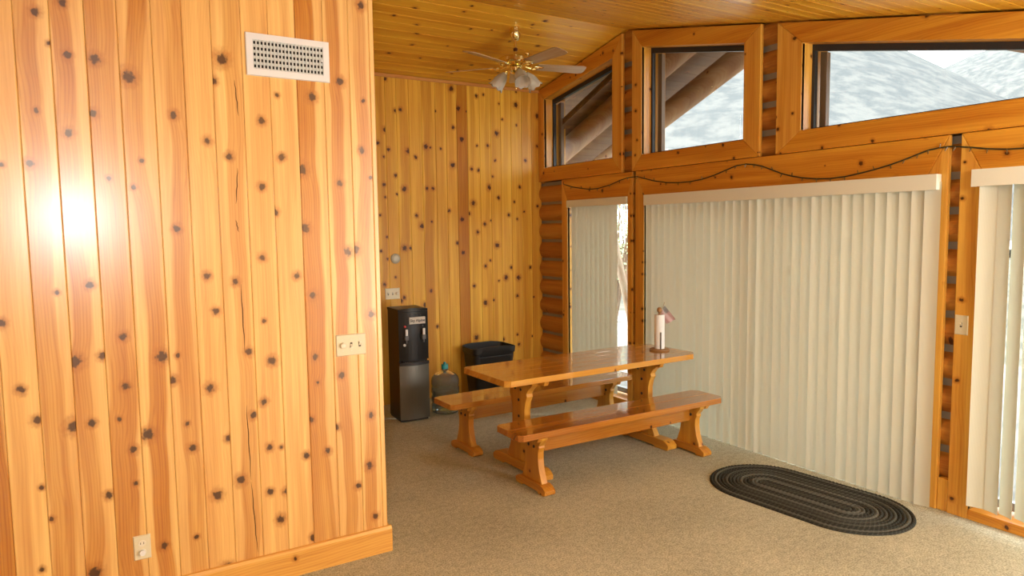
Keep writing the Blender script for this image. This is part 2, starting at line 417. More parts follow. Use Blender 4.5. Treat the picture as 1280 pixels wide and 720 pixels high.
M_side = wood('side_pine', LIGHT, DARK, 'Z', 0.33, knot=0.3, krad=0.12)
M_dim = wood('old_pine', (0.60, 0.30, 0.08), DARK, 'X', 0.5, knot=0.2)
M_backing = simple('shadow_gap_wood', (0.10, 0.045, 0.015), 0.8)
M_chink = simple('grey_chinking', (0.28, 0.25, 0.20), 0.8)
M_gasket = simple('dark_bronze_frame', (0.028, 0.028, 0.03), 0.4)
M_alum = simple('aluminium_frame', (0.35, 0.36, 0.37), 0.4, 0.6)
M_white = simple('white_enamel', (0.77, 0.80, 0.82), 0.4)
M_grille = simple('white_grille', (0.58, 0.63, 0.62), 0.5)
M_black_in = simple('duct_dark', (0.012, 0.012, 0.012), 0.8)
M_ivory = simple('ivory_plastic', (0.72, 0.68, 0.50), 0.35)
M_ivory_d = simple('ivory_plastic_knob', (0.78, 0.75, 0.62), 0.3)
M_slot = simple('dark_slot', (0.06, 0.055, 0.04), 0.6)
M_brass = simple('polished_brass', (0.86, 0.72, 0.34), 0.14, 1.0)
M_black = simple('black_plastic', (0.008, 0.007, 0.006), 0.35, spec=0.3)
M_blackm = simple('black_matt_plastic', (0.014, 0.014, 0.015), 0.45)
M_steel = simple('brushed_steel', (0.155, 0.148, 0.125), 0.42, 0.85)
M_lab = simple('label_grey', (0.55, 0.54, 0.50), 0.5)
M_ink = simple('label_ink', (0.03, 0.03, 0.03), 0.6)
M_lever = simple('lever_white', (0.75, 0.75, 0.74), 0.4)
M_greyp = simple('grey_plastic', (0.10, 0.10, 0.105), 0.4)
M_red = simple('red_mark', (0.45, 0.03, 0.03), 0.4)
M_teal = simple('teal_cap', (0.02, 0.28, 0.30), 0.4)
M_paper = simple('paper_towel', (0.80, 0.82, 0.81), 0.9, spec=0.1)
M_wire = simple('green_wire', (0.035, 0.035, 0.015), 0.5)
M_bulb = simple('tiny_bulb', (0.16, 0.12, 0.05), 0.2)
M_flagw = simple('flag_white', (0.66, 0.64, 0.62), 0.8)
M_flagr = simple('flag_red', (0.28, 0.02, 0.03), 0.8)
M_flagb = simple('flag_blue', (0.02, 0.03, 0.06), 0.8)
M_stick = simple('stick_wood', (0.30, 0.16, 0.06), 0.5)
M_bolt = simple('dark_bolt', (0.03, 0.02, 0.012), 0.4)
M_glass_dial = simple('dial_plastic', (0.42, 0.42, 0.34), 0.3)
M_sash = simple('brown_sash', (0.20, 0.13, 0.08), 0.5)

def glass_mat(name, tint, mixv=0.06):
    m = bpy.data.materials.new(name)
    m.use_nodes = True
    T = NT(m.node_tree)
    out = m.node_tree.nodes['Material Output']
    m.node_tree.nodes.remove(m.node_tree.nodes['Principled BSDF'])
    tr = T.n('ShaderNodeBsdfTransparent')
    tr.inputs[0].default_value = (*tint, 1)
    gl = T.n('ShaderNodeBsdfGlossy')
    gl.inputs['Roughness'].default_value = 0.02
    fr = T.n('ShaderNodeFresnel')
    fr.inputs[0].default_value = 1.45
    mx = T.n('ShaderNodeMixShader')
    ge = T.n('ShaderNodeNewGeometry')
    T.l(T.math('MULTIPLY', fr.outputs[0], T.math('SUBTRACT', 1.0, ge.outputs['Backfacing'])), mx.inputs[0])
    T.l(tr.outputs[0], mx.inputs[1]); T.l(gl.outputs[0], mx.inputs[2])
    T.l(mx.outputs[0], out.inputs['Surface'])
    return m
M_pane = glass_mat('window_glass', (0.95, 0.97, 0.96))

def slat_mat():
    m = bpy.data.materials.new('vinyl_slat')
    m.use_nodes = True
    T = NT(m.node_tree)
    out = m.node_tree.nodes['Material Output']
    b = m.node_tree.nodes['Principled BSDF']
    b.inputs['Roughness'].default_value = 0.5
    tc = T.n('ShaderNodeTexCoord')
    sp = T.n('ShaderNodeSeparateXYZ'); T.l(tc.outputs['Object'], sp.inputs[0])
    ribs = T.math('SINE', T.math('MULTIPLY', sp.outputs[1], 1200.0))
    cv = T.mix(T.mapr(ribs, -1, 1, 0.0, 1.0, 'LINEAR'), (0.69, 0.69, 0.57), (0.80, 0.80, 0.68))
    T.l(cv, b.inputs['Base Color'])
    tl = T.n('ShaderNodeBsdfTranslucent')
    tl.inputs[0].default_value = (0.82, 0.81, 0.72, 1)
    mx = T.n('ShaderNodeMixShader')
    mx.inputs[0].default_value = 0.36
    T.l(b.outputs[0], mx.inputs[1]); T.l(tl.outputs[0], mx.inputs[2])
    T.l(mx.outputs[0], out.inputs['Surface'])
    return m
M_slat = slat_mat()
M_valance = simple('vinyl_valance', (0.76, 0.78, 0.68), 0.45)

def carpet_mat():
    m = bpy.data.materials.new('carpet')
    m.use_nodes = True
    T = NT(m.node_tree)
    tc = T.n('ShaderNodeTexCoord')
    v = tc.outputs['Object']
    fine = T.noise(v, 110.0, 3.0, 0.75)
    mid = T.noise(v, 26.0, 3.0)
    big = T.noise(v, 1.6, 2.0)
    c = T.mix(T.mapr(fine, 0.32, 0.68), (0.275, 0.275, 0.205), (0.59, 0.58, 0.445))
    k = T.math('ADD', T.mapr(mid, 0.3, 0.7, -0.10, 0.10), T.mapr(big, 0.3, 0.7, 0.92, 1.08))
    c = T.mix(1.0, c, T.xyz(k, k, k), 'MULTIPLY')
    finish(m, T, c, fine, 0.95, 0.1, 0.0, 0.5)
    return m
M_carpet = carpet_mat()

def ground_mat(name, a, b, sc):
    m = bpy.data.materials.new(name)
    m.use_nodes = True
    T = NT(m.node_tree)
    tc = T.n('ShaderNodeTexCoord')
    n1 = T.noise(tc.outputs['Object'], sc, 6.0, 0.65)
    c = T.mix(T.mapr(n1, 0.38, 0.62), a, b)
    finish(m, T, c, None, 0.95, 0.1)
    return m
M_hill = ground_mat('sage_hill', (0.068, 0.075, 0.078), (0.108, 0.110, 0.107), 0.3)
M_ground = ground_mat('dry_ground', (0.08, 0.08, 0.065), (0.135, 0.13, 0.105), 0.8)
M_concrete = ground_mat('patio_concrete', (0.22, 0.215, 0.20), (0.29, 0.28, 0.26), 3.0)
M_leaf = simple('leaf_green', (0.34, 0.44, 0.22), 0.6)
M_bark = simple('bark', (0.16, 0.10, 0.06), 0.8)

# ================================================================ LARGE STRUCTURE
# floor
fl = box('floor', (XL, YR, -0.06), (W + 0.17, D + 0.02, 0.0), M_carpet)
tag(fl, 'beige speckled wall-to-wall carpet floor', 'floor', kind='structure')

def plank_bm(w, h, t=0.018, c=0.0034, g=0.0005):
    bm = bmesh.new()
    add_prism(bm, [(g, t), (g, c), (c + g, 0), (w - c - g, 0), (w - g, c), (w - g, t)], 'z', 0.0, h)
    bmesh.ops.recalc_face_normals(bm, faces=bm.faces)
    return bm

# near plank wall: band left, band right, strength for the planks counted from the corner leftwards
BANDS = {23: (0.9, 1.0, 0.0, 1.08), 22: (0.25, 0.85, 0.65, 1.0), 21: (0.22, 0.70, 0.80, 1.0), 20: (-0.1, 0.72, 0.95, 1.0), 19: (0.45, 0.8, 0.18, 1.05),
         18: (0.2, 0.9, 0.16, 1.05), 17: (0.38, 0.92, 0.55, 1.0), 16: (0.0, 1.0, 0.18, 1.06), 15: (0.38, 0.95, 0.6, 1.0), 14: (0.28, 0.82, 0.85, 1.0),
         13: (0.02, 0.92, 0.72, 1.0), 12: (0.05, 0.60, 0.75, 1.02), 11: (0.06, 0.74, 0.62, 1.0), 10: (0.2, 0.6, 0.12, 1.05), 9: (-0.1, 1.1, 1.0, 0.95)}
zt = ceil_z(P)
wl = box('wall_left', (XL, P + 0.019, 0), (E - 0.012, P + 0.06, zt - 0.005), M_backing)
tag(wl, 'near wall of knotty pine planks with a white vent', 'wall', kind='structure')
PLANKS = []
for i in range(len(PART_EDGES) - 1):
    x0, x1 = PART_EDGES[i], PART_EDGES[i + 1]
    bl, br, st, br_ = BANDS.get(i, (rnd.uniform(0, .3), rnd.uniform(.5, 1), rnd.uniform(.2, .8), 1.0))
    kn = PART_KNOTS[i] if PART_KNOTS[i] else ([(rnd.uniform(.02, .1), rnd.uniform(.1, 3), rnd.uniform(.014, .03)) for _ in range(8)] if i < 10 else [])
    w = x1 - x0
    m = plank_mat('wall_plank', tuple(c * br_ for c in LIGHT), DARK, bl * w, br * w, st, 3.1 * i + 0.7, kn, 0.33, 1.0, 0.9)
    o = new_obj('plank', plank_bm(w, zt - 0.004), m, wl)
    o.location = (x0, P, 0)
    PLANKS.append(o)
# long dark drying cracks in one plank
for (xa, za), (xb, zb2) in (((0.632, 2.467), (0.642, 2.301)), ((0.628, 2.058), (0.614, 1.888)), ((0.61, 1.812), (0.619, 1.755)),
                            ((0.619, 1.506), (0.623, 1.176)), ((0.619, 0.912), (0.625, 0.538)), ((0.625, 0.53), (0.64, 0.167))):
    px0 = PART_EDGES[17]
    n = 8
    lo, hi = [], []
    for q in range(n + 1):
        t = q / n
        cx = xa + (xb - xa) * t - px0 + 0.0015 * math.sin(q * 2.1 + za * 9)
        hw_ = 0.0003 + 0.0021 * math.sin(math.pi * t) ** 0.6
        lo.append((cx - hw_, za + (zb2 - za) * t)); hi.append((cx + hw_, za + (zb2 - za) * t))
    crk = prism('crack', lo + hi[::-1], 'y', -0.0004, 0.002, M_backing, PLANKS[17])
for k in range(15):   # plain planks beyond the picture's left edge
    x1 = PART_EDGES[0] - 0.1255 * k
    o = new_obj('plank', plank_bm(0.1255, zt - 0.004), M_side, wl)
    o.location = (x1 - 0.1255, P, 0)

# side of that wall, facing the dining corner
ws = box('wall_side', (E - 0.06, P + 0.06, 0), (E - 0.02, D, 3.2), M_backing)
tag(ws, 'return side of the near plank wall facing the dining corner', 'wall', kind='structure')
y = P
while y < D - 0.02:
    y1 = min(y + 0.1255, D)
    h = min(ceil_z(y + 0.001), ceil_z(y1)) - 0.004
    o = new_obj('plank', plank_bm(y1 - y, h), M_side, ws)
    o.matrix_world = Matrix(((0, -1, 0, E), (1, 0, 0, y), (0, 0, 1, 0), (0, 0, 0, 1)))
    y = y1

# back wall
wb = box('wall_back', (E - 0.02, D + 0.019, 0), (W + 0.17, D + 0.08, ceil_z(D) + 0.05), M_backing)
tag(wb, 'back wall of knotty pine planks behind the dining table', 'wall', kind='structure')
BB = {9: (0.3, 0.8, 0.4), 10: (0.0, 0.9, 0.3), 11: (0.2, 0.9, 0.4), 12: (0.7, 1.0, 0.2), 13: (0.1, 0.8, 0.7), 14: (0.0, 0.8, 0.35), 15: (0.2, 0.7, 0.3),
      16: (-0.1, 1.1, 0.95), 17: (0.2, 0.6, 0.3), 18: (0.5, 0.9, 0.3), 19: (0.1, 0.5, 0.25), 20: (0.3, 0.7, 0.15), 21: (0.1, 0.9, 0.35), 22: (0.0, 0.8, 0.55), 23: (0.0, 1.0, 0.65)}
BL = (0.76, 0.435, 0.055)
BD = (0.47, 0.195, 0.014)
zb = ceil_z(D)
for i in range(len(BACK_EDGES) - 1):
    x0, x1 = BACK_EDGES[i], BACK_EDGES[i + 1]
    w = x1 - x0
    bl, br, st = BB.get(i, (rnd.uniform(0, .3), rnd.uniform(.5, 1), rnd.uniform(.2, .8)))
    kn = [(kx, kz, kr * 1.3) for kx, kz, kr in BACK_KNOTS[i]] or [(rnd.uniform(.02, .1), rnd.uniform(.1, 3), rnd.uniform(.014, .026)) for _ in range(8)]
    m = plank_mat('back_plank', BL, BD, bl * w, br * w, st, 2.3 * i + 40, kn, 0.36, 0.3)
    o = new_obj('plank', plank_bm(w, zb - 0.003), m, wb)
    o.location = (x0, D, 0)
cr = box('trim_1', (E, D - 0.016, zb - 0.035), (W + 0.03, D, zb - 0.002), M_dim, bevel=0.004)
tag(cr, 'thin pine moulding along the top of the back wall', 'trim', kind='structure')

# rear and far left walls, behind the photographer
rw = box('wall_rear', (XL, YR - 0.08, 0), (W + 0.17, YR, ceil_z(YR) + 0.02), M_side)
tag(rw, 'plain pine wall behind the photographer', 'wall', kind='structure')
fw_ = box('wall_far_left', (XL - 0.08, YR, 0), (XL, P + 0.02, 3.3), M_side)
tag(fw_, 'plain pine wall at the far left of the room', 'wall', kind='structure')

# ceiling
bm = bmesh.new()
add_prism(bm, [(D + 0.1, ceil_z(D + 0.1) + 0.03), (RY, RZ + 0.03), (YR - 0.1, ceil_z(YR - 0.1) + 0.03),
               (YR - 0.1, ceil_z(YR - 0.1) + 0.12), (RY, RZ + 0.12), (D + 0.1, ceil_z(D + 0.1) + 0.12)], 'x', XL - 0.1, W + 0.2)
bmesh.ops.recalc_face_normals(bm, faces=bm.faces)
ce = new_obj('ceiling', bm, M_backing)
tag(ce, 'pitched pine plank ceiling with its ridge above the windows', 'ceiling', kind='structure')
CW = 0.128
LX = W + 0.03 - XL
cL = math.sqrt(1 + SL * SL)
cR = math.sqrt(1 + SR * SR)
n_l = int(math.ceil((D - RY) * cL / CW))
for k in range(n_l):
    w = min(CW, (D - RY) * cL - k * CW + 0.015)
    kn = [(t - k * CW, x - XL, r) for (x, t, r) in CEIL_KNOTS if k * CW <= t < (k + 1) * CW]
    m = plank_mat('ceiling_plank', (0.72, 0.39, 0.035), (0.57, 0.25, 0.016), rnd.uniform(-.02, .03), rnd.uniform(.07, .13), rnd.uniform(.1, .6), 5.7 * k + 90, kn, 0.34, 0.25)
    o = new_obj('plank', plank_bm(w, LX), m, ce)
    t = k * CW / cL
    o.matrix_world = Matrix(((0, 0, 1, XL), (1 / cL, SL / cL, 0, RY + t), (-SL / cL, 1 / cL, 0, RZ - SL * t), (0, 0, 0, 1)))
cp = plank_bm(CW, LX)
first = None
n_r = int((RY - YR) * cR / CW)
for k in range(n_r):
    if first is None:
        first = o = new_obj('plank', cp, M_ceil, ce)
    else:
        o = bpy.data.objects.new('plank', first.data); col.objects.link(o); o.parent = ce
    t = (k + 1) * CW / cR
    o.matrix_world = Matrix(((0, 0, 1, XL), (1 / cR, -SR / cR, 0, RY - t), (SR / cR, 1 / cR, 0, RZ - SR * t), (0, 0, 0, 1)))

# baseboard of the near wall
bb = empty('baseboard_left')
tag(bb, 'light pine baseboard along the foot of the near wall', 'baseboard', kind='structure')
prism('board', [(P - 0.001, 0.0), (P - 0.019, 0.0), (P - 0.019, 0.125), (P - 0.012, 0.140), (P - 0.001, 0.143)], 'x', XL, E + 0.018, M_base, bb)
prism('board', [(E + 0.0005, 0.0), (E + 0.018, 0.0), (E + 0.018, 0.125), (E + 0.012, 0.140), (E + 0.0005, 0.143)], 'y', P - 0.001, D, M_base, bb)

# ---------------------------------------------------------------- log wall with its openings
OPEN = {  # name: (y0, y1, z0, [z top at y0, z top at y1])
    'w1': (5.285, 6.45, 2.425, (3.365, 3.175)),
    'w2': (3.715, 4.868, 2.418, (3.148, 3.382)),
    'w3': (0.75, 3.205, 2.425, (2.507, 3.035)),
    'slider': (2.31, 4.832, 0.0, (2.05, 2.05)),
    'w4': (0.55, 2.015, 0.06, (2.05, 2.05)),
    'w5': (5.06, 6.025, 0.09, (2.05, 2.05)),
}
wr = empty('wall_right', (0, 0, 0))
tag(wr, 'log wall with grey chinking around the windows and sliding door', 'wall', kind='structure')
R_LOG, DZ, XC = 0.1045, 0.208, W + 0.075
LOGP = [(XC + R_LOG * math.cos(a) * (1.0 if math.cos(a) < 0 else 0.6), R_LOG * math.sin(a)) for a in [2 * math.pi * k / 18 for k in range(18)]]

def blocked(z):
    """y intervals in which an opening interrupts a log course at height z"""
    out = []
    for nm, (a, b, z0, (ta, tb)) in OPEN.items():
        if z + 0.09 < z0 or z - 0.09 > max(ta, tb): continue
        lo, hi = a, b
        if abs(ta - tb) > 0.01:   # sloping head
            f = (z - 0.09 - ta) / (tb - ta)
            yy = a + f * (b - a)
            if 0 < f < 1:
                if tb > ta: lo = yy
                else: hi = yy
        out.append((lo - 0.07, hi + 0.07))
    return sorted(out)

z = 0.06
course = 0
while z < RZ + 0.05:
    # span under the ceiling
    ylo = YR if ceil_z(YR) > z else RY - (RZ - z) / SR
    yhi = D + 0.02 if ceil_z(D) > z else RY + (RZ - z) / SL
    segs = []
    cur = ylo
    for a, b in blocked(z):
        if a > cur: segs.append((cur, min(a, yhi)))
        cur = max(cur, b)
    if cur < yhi: segs.append((cur, yhi))
    for a, b in segs:
        if b - a < 0.03: continue
        prism('log', [(x + (0.0 if b > 6.2 else 0.028), z + dz) for x, dz in LOGP], 'y', a, b, M_log, wr, smooth=True)
        sharpen(wr.children[-1], 60)
        zc = z + DZ / 2
        bh = [q for q in blocked(zc)]
        ok = all(b2 + 0.0 <= a or a2 >= b for a2, b2 in bh)
        if ok and ceil_z(a) > zc and ceil_z(b) > zc:
            box('chinking', (W + (0.02 if b > 6.2 else 0.04), a, zc - 0.024), (W + 0.11, b, zc + 0.024), M_chink, wr)
    z += DZ
    course += 1
prism('log', [(5.001, 3.42), (5.139, 3.42), (5.139, ceil_z(5.139) - 0.004), (RY, RZ - 0.004), (5.001, ceil_z(5.001) - 0.004)], 'x', W + 0.005, W + 0.11, M_log, wr)
# sheathing added behind the logs to stop light leaks, cut around the openings
ys = sorted({YR, D + 0.1} | {v for a, b, _, _ in OPEN.values() for v in (a - 0.02, b + 0.02)} | {RY})
bm = bmesh.new()
for ya, yb in zip(ys[:-1], ys[1:]):
    ym = (ya + yb) / 2
    cuts = []
    for nm, (a, b, z0, (ta, tb)) in OPEN.items():
        if a - 0.021 < ym < b + 0.021:
            f = lambda yy: ta + (tb - ta) * (yy - a) / (b - a)
            cuts.append((z0 - 0.02, f(ya) + 0.02, f(yb) + 0.02))
    cuts.sort()
    zl, zl2 = -0.05, -0.05
    for z0, fa, fb in cuts:
        if z0 > zl + 0.01:
            add_prism(bm, [(ya, zl), (yb, zl2), (yb, z0), (ya, z0)], 'x', W + 0.115, W + 0.16)
        zl, zl2 = fa, fb
    add_prism(bm, [(ya, zl), (yb, zl2), (yb, ceil_z(yb) + 0.06), (ya, ceil_z(ya) + 0.06)], 'x', W + 0.115, W + 0.16)
bmesh.ops.recalc_face_normals(bm, faces=bm.faces)
new_obj('leak_backing', bm, M_backing, wr)

# ---------------------------------------------------------------- trims, frames and panes
XB = TF + 0.035   # back of the trim boards
def board_x(name, quad, mat, parent, x0=TF, x1=XB, bevel=0.006):
    """flat board on the log wall, outline quad in (y, z)"""
    return prism(name, quad, 'x', x0, x1, mat, parent, bevel=bevel)

def window(name, key, o_lo, o_hi, z_lo, t_lo, t_hi, label, sill=True):
    """trapezoid window: outline of the trim (y, z) given by its outer edges"""
    a, b, z0, (ta, tb) = OPEN[key]
    r = empty(name, (0, 0, 0))
    tag(r, label, 'window', kind='structure')
    # mitred trim boards
    board_x('top_trim', [(a, ta), (b, tb), (o_hi, t_hi), (o_lo, t_lo)], M_trimY, r)
    board_x('sill_trim', [(o_lo, z_lo), (o_hi, z_lo), (b, z0), (a, z0)], M_trimY, r)
    board_x('side_trim', [(o_lo, z_lo), (a, z0), (a, ta), (o_lo, t_lo)], M_trim_lit, r)
    board_x('side_trim', [(b, z0), (o_hi, z_lo), (o_hi, t_hi), (b, tb)], M_trim_lit, r)
    # jambs lining the opening
    th = 0.014
    x0, x1 = TF + 0.002, W + 0.26
    board_x('jamb', [(a - th, z0), (a, z0), (a, ta), (a - th, ta)], M_trim_lit, r, x0, x1, 0)
    board_x('jamb', [(b, z0), (b + th, z0), (b + th, tb), (b, tb)], M_trim_lit, r, x0, x1, 0)
    board_x('jamb', [(a, z0 - th), (b, z0 - th), (b, z0), (a, z0)], M_trimY, r, x0, x1, 0)
    board_x('jamb', [(a, ta), (b, tb), (b, tb + th), (a, ta + th)], M_trimY, r, x0, x1, 0)
    # dark frame round the pane
    f = 0.022
    gx0, gx1 = TF + 0.115, TF + 0.15
    s = (tb - ta) / (b - a)
    za, zb_ = ta + s * f, tb - s * f
    board_x('frame', [(a, ta - 0.045), (b, tb - 0.045), (b, tb), (a, ta)], M_gasket, r, gx0, gx1, 0)
    board_x('frame', [(a, z0), (b, z0), (b, z0 + f), (a, z0 + f)], M_gasket, r, gx0, gx1, 0)
    board_x('frame', [(a, z0 + f), (a + f, z0 + f), (a + f, za - 0.045), (a, ta - 0.045)], M_gasket, r, gx0, gx1, 0)
    board_x('frame', [(b - f, z0 + f), (b, z0 + f), (b, tb - 0.045), (b - f, zb_ - 0.045)], M_gasket, r, gx0, gx1, 0)
    board_x('sash', [(b - f - 0.05, z0 + f), (b - f, z0 + f), (b - f, zb_ - 0.045), (b - f - 0.05, zb_ - 0.045 - s * 0.05)], M_sash, r, gx1 + 0.03, gx1 + 0.07, 0)
    board_x('pane', [(a + f, z0 + f), (b - f, z0 + f), (b - f, zb_ - 0.045), (a + f, za - 0.045)], M_pane, r, gx0 + 0.012, gx0 + 0.018, 0)
    return r

g = 0.012
window('window_1', 'w1', 5.14, D - 0.002, 2.275, ceil_z(5.14) - g, ceil_z(D) - g, 'small slant-topped window high in the back corner')
window('window_2', 'w2', 3.56, 5.00, 2.275, ceil_z(3.56) - g, ceil_z(5.0) - g, 'middle slant-topped window showing porch rafter and hillside')
window('window_3', 'w3', 0.6, 3.415, 2.275, ceil_z(0.6) - g, ceil_z(3.415) - g, 'long slant-topped window at upper right showing hills')

def opening(name, key, o_lo, o_hi, ztop, label, cat, foot):
    a, b, z0, (ta, tb) = OPEN[key]
    r = empty(name, (0, 0, 0))
    tag(r, label, cat, kind='structure')
    board_x('header_trim', [(a, ta), (b, ta), (o_hi, ztop), (o_lo, ztop)], M_trimY, r)
    board_x('side_trim', [(o_lo, 0), (a, 0), (a, ta), (o_lo, ztop)], M_trim_lit, r)
    board_x('side_trim', [(b, 0), (o_hi, 0), (o_hi, ztop), (b, ta)], M_trim_lit, r)
    x0, x1 = TF + 0.002, W + 0.26
    th = 0.014
    board_x('jamb', [(a - th, z0), (a, z0), (a, ta), (a - th, ta)], M_trim_lit, r, x0, x1, 0)
    board_x('jamb', [(b, z0), (b + th, z0), (b + th, ta), (b, ta)], M_trim_lit, r, x0, x1, 0)
    board_x('jamb', [(a, ta), (b, ta), (b, ta + th), (a, ta + th)], M_trimY, r, x0, x1, 0)
    if foot > 0:
        board_x('sill', [(a, 0), (b, 0), (b, foot), (a, foot)], M_trimY, r, TF, x1)
    f = 0.05
    gx0, gx1 = TF + 0.13, TF + 0.17
    mids = [a, (a + b) / 2, b] if key == 'slider' else [a, b]
    for k, (p, q) in enumerate(zip(mids[:-1], mids[1:])):
        sh = 0.045 * (k % 2)
        zz = z0 + 0.02
        board_x('frame', [(p, zz), (q, zz), (q, zz + f), (p, zz + f)], M_alum, r, gx0 + sh, gx1 + sh, 0)
        board_x('frame', [(p, ta - f), (q, ta - f), (q, ta), (p, ta)], M_alum, r, gx0 + sh, gx1 + sh, 0)
        board_x('frame', [(p, zz + f), (p + f, zz + f), (p + f, ta - f), (p, ta - f)], M_alum, r, gx0 + sh, gx1 + sh, 0)
        board_x('frame', [(q - f, zz + f), (q, zz + f), (q, ta - f), (q - f, ta - f)], M_alum, r, gx0 + sh, gx1 + sh, 0)
        board_x('pane', [(p + f, zz + f), (q - f, zz + f), (q - f, ta - f), (p + f, ta - f)], M_pane, r, gx0 + sh + 0.015, gx0 + sh + 0.021, 0)
    if z0 < 0.05:
        board_x('threshold', [(a, 0.0), (b, 0.0), (b, 0.02), (a, 0.02)], M_alum, r, TF + 0.06, x1, 0)
    return r

opening('door_1', 'slider', 2.195, 4.95, 2.272, 'wide sliding glass door behind cream vertical blinds', 'door', 0)
opening('window_4', 'w4', 0.43, 2.13, 2.272, 'tall window at the right edge behind loose vertical blinds', 'window', 0.06)
opening('window_5', 'w5', 4.99, 6.125, 2.272, 'narrow tall window in the back corner behind the table', 'window', 0.09)
fb = board_x('trim_2', [(2.131, 0.0), (2.194, 0.0), (2.194, 0.20), (2.131, 0.20)], M_trim_lit, None, TF + 0.008, XB + 0.05)
tag(fb, 'short pine block at the floor between door and right window', 'trim', kind='structure')

# ================================================================ OUTSIDE
pg = box('patio', (W + 0.17, -6, -0.25), (W + 5.5, 14, -0.05), M_concrete)
tag(pg, 'pale concrete patio outside the windows', 'patio', kind='structure')
gr = box('ground', (W + 0.2, -120, -0.7), (60, 200, -0.26), M_ground)
tag(gr, 'dry pale ground beyond the patio', 'ground', kind='structure')

def smooth(a, b, x):
    t = max(0.0, min(1.0, (x - a) / (b - a)))
    return t * t * (3 - 2 * t)

def hill(name, x0, x1, x2, sky, label, ny=90, nx=30):
    """hillside rising from x0 to its crest at x1; sky(q) gives crest height/x for q = y/x"""
    bm = bmesh.new()
    from mathutils import noise
    grid = []
    for i in range(nx):
        x = x0 + (x2 - x0) * i / (nx - 1)
        row = []
        for j in range(ny):
            q = -0.3 + 2.9 * j / (ny - 1)
            y = q * x1 + (x - x1) * 0.15
            crest = 1.75 + x1 * sky(q)
            k = smooth(x0 - 0.35 * (x1 - x0), x1, x) if x < x1 else 1 - 0.6 * smooth(x1, x2 + 0.5 * (x2 - x1), x)
            zz = -0.8 + (crest + 0.8) * k
            nz = noise.fractal(Vector((x * 0.05, y * 0.05, 3.0)), 1.0, 2.0, 4) * x1 * 0.010 * (1 - smooth(0.6, 1.0, k) * 0.8)
            row.append(bm.verts.new((x, y, zz + nz)))
        grid.append(row)
    for A, B in zip(grid[:-1], grid[1:]):
        for j in range(ny - 1):
            bm.faces.new((A[j], B[j], B[j + 1], A[j + 1]))
    o = new_obj(name, bm, M_hill, smooth=True)
    return tag(o, label, 'hill')

def sky_a(q):
    pts = [(-9, -0.02), (0.30, 0.03), (0.4165, 0.1437), (0.4484, 0.1636), (0.4885, 0.1932), (0.5347, 0.2235), (0.572, 0.249), (0.66, 0.31), (0.85, 0.40), (1.3, 0.46), (1.8, 0.38), (9, 0.3)]
    for (a, za), (b, zb2) in zip(pts[:-1], pts[1:]):
        if a <= q <= b: return za + (zb2 - za) * (q - a) / (b - a)
def sky_b(q):
    pts = [(-9, 0.2), (0.1, 0.23), (0.4197, 0.2188), (0.4643, 0.2129), (0.489, 0.2057), (0.5028, 0.2022), (0.6, 0.17), (9, 0.1)]
    for (a, za), (b, zb2) in zip(pts[:-1], pts[1:]):
        if a <= q <= b: return za + (zb2 - za) * (q - a) / (b - a)
hill('hill', 45, 150, 200, sky_a, 'near pale sagebrush hillside sloping down to the right')
hill('hill', 230, 380, 480, sky_b, 'far pale hillside low behind the near slope')

# porch gable: log rafters, roof boards and a post
por = empty('porch_roof', (W + 0.2, 4, 0))
tag(por, 'brown log-raftered porch roof outside the upper windows', 'roof')
por_inv = Matrix.Translation(por.location).inverted()
def kid(o):
    o.parent = por
    o.matrix_parent_inverse = por_inv
    return o
SP = 0.40
YP = 3.9
def zrB(y): return 2.95 - SP * (y - 5.66) if y > YP else 2.95 - SP * (YP - 5.66) - SP * (YP - y)
def zrA(y): return 3.055 - SP * (y - 5.66) if y > YP else 3.055 - SP * (YP - 5.66) - SP * (YP - y)
for (xx, zf, rr) in ((4.80, zrA, 0.118), (5.40, zrB, 0.115)):
    kid(tube('rafter', [(xx, YP, zf(YP)), (xx, 6.0, zf(6.0)), (xx, 8.2, zf(8.2))], rr, M_logout, seg=16))
    kid(tube('rafter', [(xx, YP, zf(YP)), (xx, 2.6, zf(2.6)), (xx, 1.5, zf(1.5))], rr, M_logout, seg=16))
bw = 0.14
k = 0
yy = YP
while yy < 8.2:
    for sgn in (1, -1):
        ya, yb2 = yy, yy + bw - 0.004
        if sgn < 0:
            ya, yb2 = 2 * YP - yy, 2 * YP - yy - bw + 0.004
            if yb2 < 1.4: continue
        za, zb2 = zrA(ya) + 0.13, zrA(yb2) + 0.13
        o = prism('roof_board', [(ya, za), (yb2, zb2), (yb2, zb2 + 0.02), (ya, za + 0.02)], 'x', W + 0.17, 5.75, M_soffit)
        kid(o)
    yy += bw
# eave of the main roof above the porch
ov = bmesh.new()
add_prism(ov, [(8.4, ceil_z(8.4) + 0.03), (5.3, ceil_z(5.3) + 0.03), (5.3, ceil_z(5.3) + 0.11), (8.4, ceil_z(8.4) + 0.11)], 'x', W + 0.21, 5.75)
bmesh.ops.recalc_face_normals(ov, faces=ov.faces)
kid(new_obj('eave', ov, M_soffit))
bm = bmesh.new()
add_prism(bm, [(8.3, zrA(8.3) + 0.155), (YP, zrA(YP) + 0.155), (1.4, zrA(1.4) + 0.155), (1.4, zrA(1.4) + 0.2), (YP, zrA(YP) + 0.2), (8.3, zrA(8.3) + 0.2)], 'x', W + 0.17, 5.78)
bmesh.ops.recalc_face_normals(bm, faces=bm.faces)
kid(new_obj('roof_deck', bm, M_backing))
pts = [(5.5 + 0.012 * math.sin(i * 1.7), 3.972 + 0.012 * math.sin(i * 2.3 + 1), -0.05 + 0.2 * i) for i in range(18)]
po = tube('log_post', pts, [0.122 + 0.008 * math.sin(i * 1.9) for i in range(18)], M_postout, seg=16)
tag(po, 'peeled log porch post outside the long upper window', 'post')
